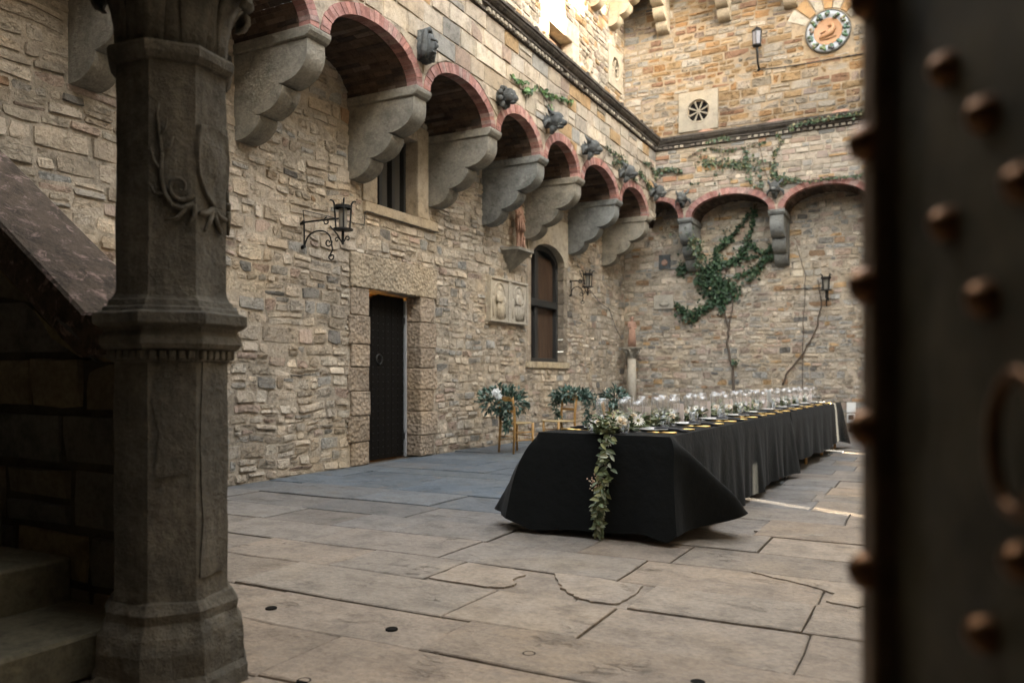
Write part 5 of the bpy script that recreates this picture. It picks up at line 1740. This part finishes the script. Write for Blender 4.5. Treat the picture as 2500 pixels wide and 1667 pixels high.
# pairs of round leaves at the very tip
for k in range(14):
    f = .70 + .30 * k / 13; i = min(39, int(f * 39)); p = pts[i]
    for sdd in (-1, 1):
        vs, fs = leaf_geo(p + Vector((0, -.01, 0)), Vector((sdd, -.25, -.45)), Vector((0, -1, .4)), .052 * (1.2 - .4 * f), .034)
        b = MB(); b.add(vs, fs, pick(GRN, rg)); gpart(b, 'leaf', M_LEAF, org=p, smooth=True)
run_ = MB()
for k in range(3300):
    y = rg.uniform(-.03, 8.6) if k > 700 else rg.uniform(-.05, 1.3)
    x = -.51 + .06 * math.sin(y * 2.1) * .5 + rg.gauss(0, .038)
    z = ZT + abs(rg.gauss(.035, .035)) + .002
    p = Vector(tw_(x, y, z)); d = rv(rg); d.z = abs(d.z) * .6
    vs, fs = leaf_geo(p, d, Vector((0, 0, 1)) + rv(rg) * .6, rg.uniform(.04, .075), rg.uniform(.025, .042))
    t = pick(GRN, rg)
    if k % 45 == 0 and nleaf < 210:
        b = MB(); b.add(vs, fs, t); gpart(b, 'leaf', M_LEAF, org=p, smooth=True); nleaf += 1
    else: run_.add(vs, fs, t)
gpart(run_, 'foliage', M_LEAF, kind='stuff', smooth=True)


def flower(p, up, r_, kind):
    b = MB(); up = up.normalized(); a = up.orthogonal().normalized(); c_ = up.cross(a)
    if kind == 'daisy':
        for k in range(14):
            t = 2 * PI * k / 14; d = a * math.cos(t) + c_ * math.sin(t) + up * .25
            vs, fs = leaf_geo(p + d * r_ * .2, d, up, r_ * .95, r_ * .32, .1); b.add(vs, fs, (.78, .75, .66))
        b.ball(p + up * r_ * .15, (r_ * .3,) * 3, 8, 5, (.32, .30, .10))
    else:
        for ring, (n_, rr, lift) in enumerate(((7, 1.0, .15), (6, .75, .55), (5, .45, 1.1))):
            for k in range(n_):
                t = 2 * PI * k / n_ + ring; d = a * math.cos(t) + c_ * math.sin(t) + up * lift
                vs, fs = leaf_geo(p + up * r_ * .1 * ring, d, up, r_ * rr, r_ * .75, .35); b.add(vs, fs, rg.choice([(.80, .72, .58), (.82, .78, .70), (.78, .62, .42)]))
        b.ball(p + up * r_ * .35, (r_ * .32,) * 3, 8, 6, (.74, .56, .34))
    return b


fl_at = [((-.44, -.03, ZT - .045), (0, -1, .3), .042, 'daisy'), ((-.40, .10, ZT + .085), (.1, -.8, .6), .055, 'rose'), ((-.52, .28, ZT + .09), (.2, -.6, .8), .06, 'rose'), ((-.58, .12, ZT + .07), (-.3, -.7, .6), .045, 'rose'), ((-.46, .5, ZT + .10), (.3, -.5, .8), .055, 'rose'), ((-.36, .35, ZT + .08), (.4, -.6, .7), .045, 'daisy')]
y = .9
while y < 8.6:
    fl_at.append(((-.5 + rg.uniform(-.10, .10), y, ZT + rg.uniform(.07, .12)), (rg.uniform(-.4, .5), -.6, .8), rg.uniform(.025, .04), rg.choice(('rose', 'rose', 'daisy'))))
    y += rg.uniform(.16, .34)
for (q, up, r_, kd) in fl_at:
    p = Vector(tw_(*q)); b = flower(p, Vector(up), r_, kd); gpart(b, 'flower', M_PETAL, org=p, smooth=True)
b = MB()
for k in range(70):                                                   # wax-flower sprig on the tail
    p = Vector(tw_(-.515 + rg.gauss(0, .026), -.06 + rg.uniform(-.02, .01), .42 + rg.gauss(0, .035))); b.ball(p, .006, 6, 4, rg.choice([(.72, .55, .38), (.66, .42, .30), (.78, .70, .56)]))
gpart(b, 'berry_sprig', M_PETAL, smooth=True, kind='stuff')
b = MB()
for k in range(60):
    p = Vector(tw_(-.50 + rg.gauss(0, .07), rg.uniform(-.02, .3), ZT + .06 + abs(rg.gauss(0, .03)))); b.ball(p, .006, 6, 4, (.78, .72, .58))
gpart(b, 'berry_sprig', M_PETAL, smooth=True, kind='stuff')

# ---------------------------------------------------------------- rush seated chairs with bouquets
def chair_m(loc, rz, label):
    """sitter faces local +y, the back stands at -y"""
    o = empty('rush_chair', loc, rz, label, 'chair', 'wooden chairs near the left wall')
    for sx in (-1, 1):
        b = MB(); b.tube([(sx * .18, .19, 0), (sx * .185, .19, .46)], [.016, .021], 8); b.build('front_leg', M_CHAIR, o, smooth=True)
        b = MB(); b.tube([(sx * .17, -.20, 0), (sx * .165, -.17, .45), (sx * .165, -.18, .65), (sx * .17, -.22, .86)], [.016, .021, .019, .017], 8); b.build('back_leg', M_CHAIR, o, smooth=True)
    b = MB(); b.add([(-.20, .21, .45), (.20, .21, .45), (.175, -.17, .45), (-.175, -.17, .45), (-.20, .21, .47), (.20, .21, .47), (.175, -.17, .47), (-.175, -.17, .47), (0, .02, .462), (0, .02, .45)],
                    [(4, 5, 8), (5, 6, 8), (6, 7, 8), (7, 4, 8), (1, 0, 9), (2, 1, 9), (3, 2, 9), (0, 3, 9), (0, 1, 5, 4), (1, 2, 6, 5), (2, 3, 7, 6), (3, 0, 4, 7)])
    b.build('seat', M_RUSH, o, bevel=.006)
    for z, h, y in ((.80, .07, -.205), (.63, .035, -.18)):
        b = MB(); n_ = 8
        for k in range(n_):
            x0, x1 = -.185 + .37 * k / n_, -.185 + .37 * (k + 1) / n_
            cv = lambda x: -.03 * (1 - (x / .185) ** 2)
            b.add([(x0, y + cv(x0), z), (x1, y + cv(x1), z), (x1, y + cv(x1), z + h), (x0, y + cv(x0), z + h), (x0, y + cv(x0) - .016, z), (x1, y + cv(x1) - .016, z), (x1, y + cv(x1) - .016, z + h), (x0, y + cv(x0) - .016, z + h)], [(0, 1, 2, 3), (5, 4, 7, 6), (3, 2, 6, 7), (0, 4, 5, 1), (0, 3, 7, 4), (1, 5, 6, 2)])
        b.build('back_rail', M_CHAIR, o)
    for k in range(2):
        for z in (.20, .32):
            sx = -1 if k else 1
            b = MB(); b.tube([(sx * .182, .19, z), (sx * .168, -.185, z)], .009, 6); b.build('stretcher', M_CHAIR, o)
    for y in (.19, -.188):
        b = MB(); b.tube([(-.18, y, .26), (.18, y, .26)], .009, 6); b.build('stretcher', M_CHAIR, o)
    return o


c1a = math.atan2(.94, .35) - PI / 2
ch1 = chair_m((-5.72, 10.98, 0), c1a, 'golden wooden chair seen from behind, bouquet hiding its back, near the door')
ch2 = dup(ch1, (-5.33, 11.78, 0), math.atan2(-.90, -.42) - PI / 2, 'golden wooden chair facing us, its back framed by greenery')
ch3 = dup(ch1, (-3.42, 9.45, 0), -PI / 2 + .15, 'golden wooden chair at the far side of the table, only its back rail visible')
GBL = [((0.055, 0.115, 0.085), 3), ((0.10, 0.165, 0.135), 3), ((0.19, 0.26, 0.225), 2), ((0.035, 0.075, 0.055), 2)]


def bouquet(loc, rad, n, seed, label, flowers, trail=()):
    o = empty('bouquet', loc, 0, label, 'bouquet', None)
    r_ = random.Random(seed); b = MB(); LC = Vector(loc); cnt = 0
    for k in range(n):
        d = rv(r_); p = Vector((d.x * rad[0], d.y * rad[1], d.z * rad[2])) * (r_.random() ** .4)
        vs, fs = leaf_geo(p, d + rv(r_) * .7 + Vector((0, 0, .15)), Vector((0, 0, 1)) + rv(r_), r_.uniform(.06, .11), r_.uniform(.03, .05)); t = pick(GBL, r_)
        if k % 12 == 0:
            bb = MB(); bb.add(vs, fs, t); bb.build('leaf', M_LEAF, o, org=p, smooth=True)
        else: b.add(vs, fs, t)
    for tr in trail:
        for k in range(160):
            f = r_.random() * (len(tr) - 1); i = int(f); p = Vector(tr[i]).lerp(Vector(tr[i + 1]), f - i) + rv(r_) * .05
            vs, fs = leaf_geo(p, rv(r_) + Vector((0, 0, -.3)), Vector((0, 0, 1)) + rv(r_), r_.uniform(.05, .09), r_.uniform(.02, .035)); b.add(vs, fs, pick(GBL, r_))
    b.build('foliage', M_LEAF, o, kind='stuff', smooth=True)
    b = MB()
    for k in range(8): d = rv(r_); b.tube([(0, 0, -rad[2] * .9), (d.x * rad[0] * .7, d.y * rad[1] * .7, abs(d.z) * rad[2] * .7)], .004, 5)
    b.build('stems', M_STEM, o)
    global rg
    rg = r_
    for (q, s) in flowers:
        f_ = flower(Vector(q), Vector((0.2, -1, .5)), s, 'rose'); f_.t = [(.68, .70, .70)] * len(f_.t); f_.build('flower', M_PETAL, o, smooth=True)
    return o


bouquet((-5.90, 10.88, .80), (.44, .25, .24), 620, 5, 'full blue-green bouquet with pale flowers over the left chair back', [((0.02, -.24, .13), .085), ((.07, -.24, .07), .06)], [((.1, -.1, -.1), (.16, -.12, -.3), (.12, -.1, -.45))])
bouquet((-5.22, 12.0, .88), (.36, .16, .10), 330, 6, 'trailing eucalyptus spray arching over the second chair back', [], [((-.25, 0, .0), (-.3, 0, -.15), (-.22, 0, -.4)), ((.25, 0, .05), (.42, 0, -.08), (.5, -.02, -.25), (.52, -.02, -.45)), ((.2, 0, .0), (.3, 0, -.2), (.26, 0, -.5))])
bouquet((-3.55, 9.52, .90), (.15, .22, .13), 150, 7, 'small blue-green bouquet on the chair behind the table glasses', [])

# ---------------------------------------------------------------- climbing ivy
def vine(name, label, stems, masses, leafn, seed, frame, size=(.05, .085), pal=None, bulge=.05, cat='ivy'):
    o = empty(name, frame(masses[0][0][0][0], masses[0][0][0][1], 0) if masses else frame(stems[0][0][0][0], stems[0][0][0][1], 0), 0, label, cat)
    O = Vector(o.location); r_ = random.Random(seed)
    for (pts_, r0) in stems:
        pp = []
        for i in range(len(pts_) - 1):
            for w in (0, .25, .5, .75):
                u = pts_[i][0] + (pts_[i + 1][0] - pts_[i][0]) * w; z = pts_[i][1] + (pts_[i + 1][1] - pts_[i][1]) * w
                pp.append(Vector(frame(u + r_.uniform(-.015, .015), z + r_.uniform(-.015, .015), .05)) - O)
        pp.append(Vector(frame(*pts_[-1], .05)) - O)
        b = MB(); b.tube(pp, [r0 * (1 - .5 * k / len(pp)) for k in range(len(pp))], 6); b.build('stem', M_STEM, o, smooth=True)
    b = MB()
    tot = sum(sum(math.hypot(p[i + 1][0] - p[i][0], p[i + 1][1] - p[i][1]) for i in range(len(p) - 1)) * w for p, w in masses) + 1e-6
    nrm = (Vector(frame(0, 0, 1)) - Vector(frame(0, 0, 0)))
    for p, w in masses:
        Ls = [math.hypot(p[i + 1][0] - p[i][0], p[i + 1][1] - p[i][1]) for i in range(len(p) - 1)]
        n = int(leafn * sum(Ls) * w / tot)
        for k in range(n):
            t = r_.random() * sum(Ls); i = 0
            while i < len(Ls) - 1 and t > Ls[i]: t -= Ls[i]; i += 1
            f = t / (Ls[i] + 1e-9)
            u = p[i][0] + (p[i + 1][0] - p[i][0]) * f; z = p[i][1] + (p[i + 1][1] - p[i][1]) * f
            g = .6 + .7 * noise.noise(Vector((u * 4, z * 4, seed)))
            sp_ = .42 if r_.random() < .8 else .95
            u += r_.gauss(0, sp_) * w * max(.2, g); z += r_.gauss(0, sp_) * w * max(.2, g)
            q = Vector(frame(u, z, .03 + abs(r_.gauss(0, .5)) * bulge)) - O
            s = r_.uniform(*size) * r_.choice((.6, .85, 1, 1.1))
            vs, fs = leaf_geo(q, Vector((r_.gauss(0, .6), r_.gauss(0, .6), -.6 + r_.gauss(0, .4))), nrm + rv(r_) * .6, s, s * .95, .2)
            b.add(vs, fs, pick(pal or IVP, r_))
    if b.v: b.build('foliage', M_IVY, o, kind='stuff', smooth=True)
    return o


IVP = [((0.026, 0.062, 0.026), 4), ((0.042, 0.086, 0.036), 3), ((0.016, 0.040, 0.019), 3), ((0.085, 0.13, 0.06), 1.2), ((0.14, 0.11, 0.055), 0.35)]
IVB = [((0.05, 0.085, 0.042), 3), ((0.085, 0.115, 0.05), 2), ((0.04, 0.065, 0.038), 2), ((0.16, 0.15, 0.07), 1), ((0.14, 0.10, 0.055), 1)]
vine('climbing_ivy', 'dark green ivy fanning up the back wall under the wide middle arch',
     [([(-4.0, 0.0), (-4.02, .6), (-4.05, 1.39), (-4.11, 1.63), (-4.17, 1.93), (-4.14, 2.29), (-4.2, 2.53), (-4.29, 2.77), (-4.4, 3.2)], .035), ([(-4.15, 2.23), (-4.07, 2.65), (-4.04, 2.97), (-4.1, 3.4)], .02),
      ([(-4.42, 3.3), (-4.70, 3.9), (-4.9, 4.3), (-4.95, 4.6)], .015), ([(-4.3, 3.0), (-4.59, 2.85), (-4.99, 2.59), (-5.36, 2.91)], .012), ([(-4.4, 3.5), (-4.41, 4.1), (-3.99, 4.46), (-3.67, 4.88), (-3.5, 5.1)], .018), ([(-4.2, 3.6), (-3.79, 4.12), (-3.6, 4.6), (-3.56, 5.1)], .018), ([(-4.2, 3.4), (-3.7, 3.58), (-3.24, 4.02), (-3.05, 4.25)], .014)],
     [([(-4.29, 3.0), (-4.59, 3.2), (-4.41, 3.5), (-4.59, 3.69), (-4.35, 3.86)], .26), ([(-4.85, 3.47), (-4.59, 3.35), (-4.23, 3.35), (-3.99, 3.14)], .22), ([(-4.32, 2.96), (-4.59, 2.85), (-4.83, 2.7), (-4.99, 2.59), (-5.17, 2.72), (-5.36, 2.90)], .15),
      ([(-4.41, 3.8), (-4.43, 4.1), (-4.2, 4.3), (-4.08, 4.38)], .14), ([(-4.1, 4.38), (-3.79, 4.74), (-3.67, 4.9)], .05), ([(-4.25, 3.78), (-3.93, 3.86), (-3.79, 4.08), (-3.74, 4.2)], .16), ([(-3.72, 4.25), (-3.60, 4.6), (-3.56, 5.0)], .055),
      ([(-3.70, 3.40), (-3.52, 3.62), (-3.30, 3.82), (-3.05, 3.95)], .13), ([(-3.99, 3.48), (-3.7, 3.58)], .06), ([(-3.4, 3.85), (-3.13, 4.21)], .05), ([(-3.76, 3.88), (-3.5, 3.92)], .06), ([(-3.67, 4.23), (-3.41, 4.0), (-3.07, 4.06)], .06), ([(-4.25, 2.95), (-4.3, 2.7)], .10), ([(-4.6, 3.6), (-4.75, 3.72)], .16),
      ([(-5.3, 3.62), (-5.17, 3.8), (-5.0, 3.95)], .16), ([(-4.04, 1.55), (-3.95, 1.5)], .07), ([(-4.25, 3.2), (-4.05, 3.0)], .16)], 3700, 3, fr_back, bulge=.14)
vine('climbing_ivy', 'light green ivy clump hanging from the small corbel left of the middle arch', [([(-4.98, 4.75), (-4.87, 4.4), (-4.69, 4.1), (-4.6, 3.8), (-4.69, 3.6)], .012)],
     [([(-4.99, 4.6), (-4.87, 4.42), (-4.72, 4.2), (-4.62, 3.9), (-4.66, 3.66)], .16)], 420, 4, lambda u, z, d: (u, 17.92 - d, z), pal=IVB, bulge=.1)
vine('climbing_ivy', 'thin bare creeper rising beside the lantern on the back wall', [([(-2.95, 1.0), (-2.84, 1.3), (-2.48, 1.73), (-2.21, 2.32), (-2.13, 2.81), (-2.21, 3.3)], .022), ([(-2.52, 0.6), (-2.51, 1.79), (-2.51, 2.56), (-2.45, 3.43), (-2.65, 4.1)], .011)], [], 0, 5, fr_back)
gp = [[(-4.85, 6.09), (-4.55, 6.25), (-4.32, 6.25), (-4.01, 6.15), (-3.59, 6.18), (-3.17, 6.24)], [(-3.01, 5.91), (-2.9, 6.06), (-2.8, 6.21), (-2.93, 6.4)], [(-3.98, 5.92), (-3.7, 5.85), (-3.42, 5.9), (-3.09, 5.78), (-2.93, 5.73)], [(-3.59, 6.18), (-3.56, 5.84), (-3.5, 5.57), (-3.45, 5.37), (-3.23, 5.26), (-3.26, 5.55)], [(-3.0, 5.75), (-2.99, 5.49), (-2.8, 5.35), (-2.93, 5.26)]]
vine('trailing_ivy', 'sparse ivy trailing down the back gallery between the wide arches', [(p, .009) for p in gp] + [([(-4.01, 6.15), (-4.2, 5.7), (-4.15, 5.2)], .007), ([(-3.6, 6.1), (-3.9, 5.6), (-4.4, 5.52), (-4.85, 5.5)], .007), ([(-3.3, 6.2), (-3.2, 5.8), (-3.1, 5.4), (-3.0, 5.0)], .008)],
     [(p, w) for p, w in zip(gp, (.05, .10, .05, .06, .14))] + [([(-4.6, 6.0), (-3.3, 5.7)], .22), ([(-4.15, 5.18), (-4.12, 5.25)], .05), ([(-4.85, 5.5), (-4.58, 5.53)], .04)], 800, 6, lambda u, z, d: (u, YG - d, z), pal=IVB, size=(.04, .075))
vine('trailing_ivy', 'yellow-green ivy strand running along the right back arch ring', [([(-2.77, 5.38), (-2.25, 5.26), (-1.87, 5.3), (-1.3, 5.28), (-.7, 5.35)], .012)], [([(-2.77, 5.38), (-2.25, 5.27), (-1.87, 5.3), (-1.3, 5.28), (-.7, 5.35)], .035), ([(-2.85, 5.40), (-2.5, 5.33)], .09)], 420, 7, lambda u, z, d: (u, YG - .03 - d, z), pal=IVB, size=(.035, .065))
vine('trailing_ivy', 'green ivy spilling along the cornice of the back gallery', [([(-2.56, 6.44), (-2.23, 6.50), (-1.16, 6.52), (.3, 6.55)], .01)], [([(-2.66, 6.44), (-2.23, 6.50), (-1.73, 6.50), (-1.16, 6.52), (.3, 6.55)], .07), ([(-4.4, 6.35), (-4.0, 6.42), (-3.85, 6.35)], .05)], 620, 8, lambda u, z, d: (u, YG - .16 - d, z), pal=IVB, size=(.04, .07))
vine('trailing_ivy', 'ivy clump and runners at the inner corner of the back gallery', [([(-5.64, 5.5), (-5.6, 5.83), (-5.51, 5.93), (-5.24, 5.92), (-4.97, 5.81)], .010), ([(-5.39, 5.38), (-5.21, 5.48), (-4.94, 5.48)], .008)], [([(-5.73, 5.84), (-5.51, 5.93), (-5.24, 5.9), (-4.97, 5.83)], .06), ([(-5.62, 5.68), (-5.6, 5.85)], .08)], 260, 9, lambda u, z, d: (u, YG - d, z), pal=IVB)
L_ = [[(10.51, 5.69), (10.73, 5.68), (11.08, 5.75)], [(10.86, 5.58), (11.31, 5.71)], [(11.4, 5.8), (11.79, 5.8), (12.05, 5.83)]]
vine('trailing_ivy', 'few fresh green sprigs on the left gallery below the long cornice', [(p, .008) for p in L_] + [([(11.79, 5.8), (12.53, 6.03), (12.81, 6.0)], .006), ([(11.4, 5.8), (11.89, 5.66), (12.1, 5.5), (12.26, 5.33)], .007)],
     [(p, .045) for p in L_] + [([(11.79, 5.8), (12.8, 6.0)], .03), ([(11.89, 5.66), (12.1, 5.5)], .03)], 210, 10, fr_gleft, pal=[((0.09, 0.17, 0.05), 3), ((0.06, 0.11, 0.05), 2)], size=(.05, .085))
vine('trailing_ivy', 'dry tangled creeper with scattered leaves around the far beast head', [([(14.2, 5.2), (14.5, 5.5), (14.9, 5.62), (15.41, 5.66)], .008), ([(14.88, 5.4), (15.41, 5.58), (15.81, 5.48), (16.22, 5.36)], .008), ([(15.2, 5.8), (15.6, 5.5), (15.9, 5.2)], .006), ([(16.75, 5.87), (17.3, 5.95), (17.5, 5.7)], .008), ([(16.2, 5.9), (16.8, 5.5), (17.2, 5.2)], .006)],
     [([(14.39, 5.63), (14.81, 5.61), (15.41, 5.66)], .05), ([(14.88, 5.4), (15.41, 5.58), (15.81, 5.48), (16.3, 5.36)], .12), ([(16.75, 5.87), (17.3, 5.95), (17.49, 5.78)], .07), ([(16.5, 5.6), (17.3, 5.4)], .12)], 520, 11, fr_gleft, pal=IVB, size=(.04, .075))

# ---------------------------------------------------------------- studded gate leaf in the right foreground
ga = Vector((-0.055, 0.872, 0)); gb = Vector((0.40, 0.02, 0))
gd = (gb - ga).normalized(); gn = Vector((-gd.y, gd.x, 0))
if gn.dot(-ga) < 0: gn = -gn
gl_ = empty('studded_gate', ga, 0, 'dark iron studded gate leaf standing open in the right foreground', 'gate')
gm = Matrix(((gd.x, gn.x, 0), (gd.y, gn.y, 0), (0, 0, 1))).to_4x4()
gl_.matrix_world = Matrix.Translation(ga) @ gm                       # local x along the leaf, y towards the viewer's side
GW = (gb - ga).length
b = MB(); b.box((0.0, -.075, .02), (GW, -.012, 2.75)); b.build('leaf_core', M_GATEW, gl_)
for k in range(4):
    x0 = .10 + (GW - .10) * k / 4; b = MB(); b.box((x0 + .002, -.0115, .02), (x0 + (GW - .10) / 4 - .002, -.004, 2.75)); b.build('plank', M_GATEW, gl_, bevel=.002)
b = MB(); b.box((-.004, -.08, .02), (.026, .008, 2.75)); b.build('iron_edge', plain('edge_iron', (0.17, 0.11, 0.065), 0.5, 0.5, 0.5, 0.004, 30, 0.5, 12), gl_, bevel=.003)
SM = MB(); SM.lathe([(.0185, 0), (.018, .006), (.0145, .013), (.008, .018), (.001, .020)], 16, cap=False, mat=Matrix.Rotation(-PI / 2, 3, 'X')); smesh = SM.mesh('stud', M_GATEI, smooth=True); roughen(smesh, .0012, 60, 2)
z = .13
while z < 2.7:
    obj('stud', smesh, gl_, (.014, .008, z)); z += .140
rgs = random.Random(3)
spots = [(.137, 1.415), (.137, 1.287), (.19, 1.36), (.19, 1.22), (.19, .965), (.235, 1.297), (.235, 1.03)]
for c_ in range(14):
    x = .137 + .050 * c_
    if x > GW - .04: break
    z = 1.415 - .058 * c_
    for k in range(-10, 12):
        q = z + .1355 * k
        if .1 < q < 2.7 and not any(abs(x - a_) < .06 and abs(q - e_) < .30 for a_, e_ in spots) and rgs.random() < .6: spots.append((x, q))
for (x, q) in spots:
    o = obj('stud', smesh, gl_, (x, -.004, q)); o.scale = (.82, .9, .82)
b = MB(); b.tube([(.250 + .028 * math.sin(2 * PI * k / 24), .012, 1.115 + .048 * math.cos(2 * PI * k / 24)) for k in range(25)], .0055, 8, cap=False); b.build('ring_handle', M_GATEI, gl_, smooth=True)
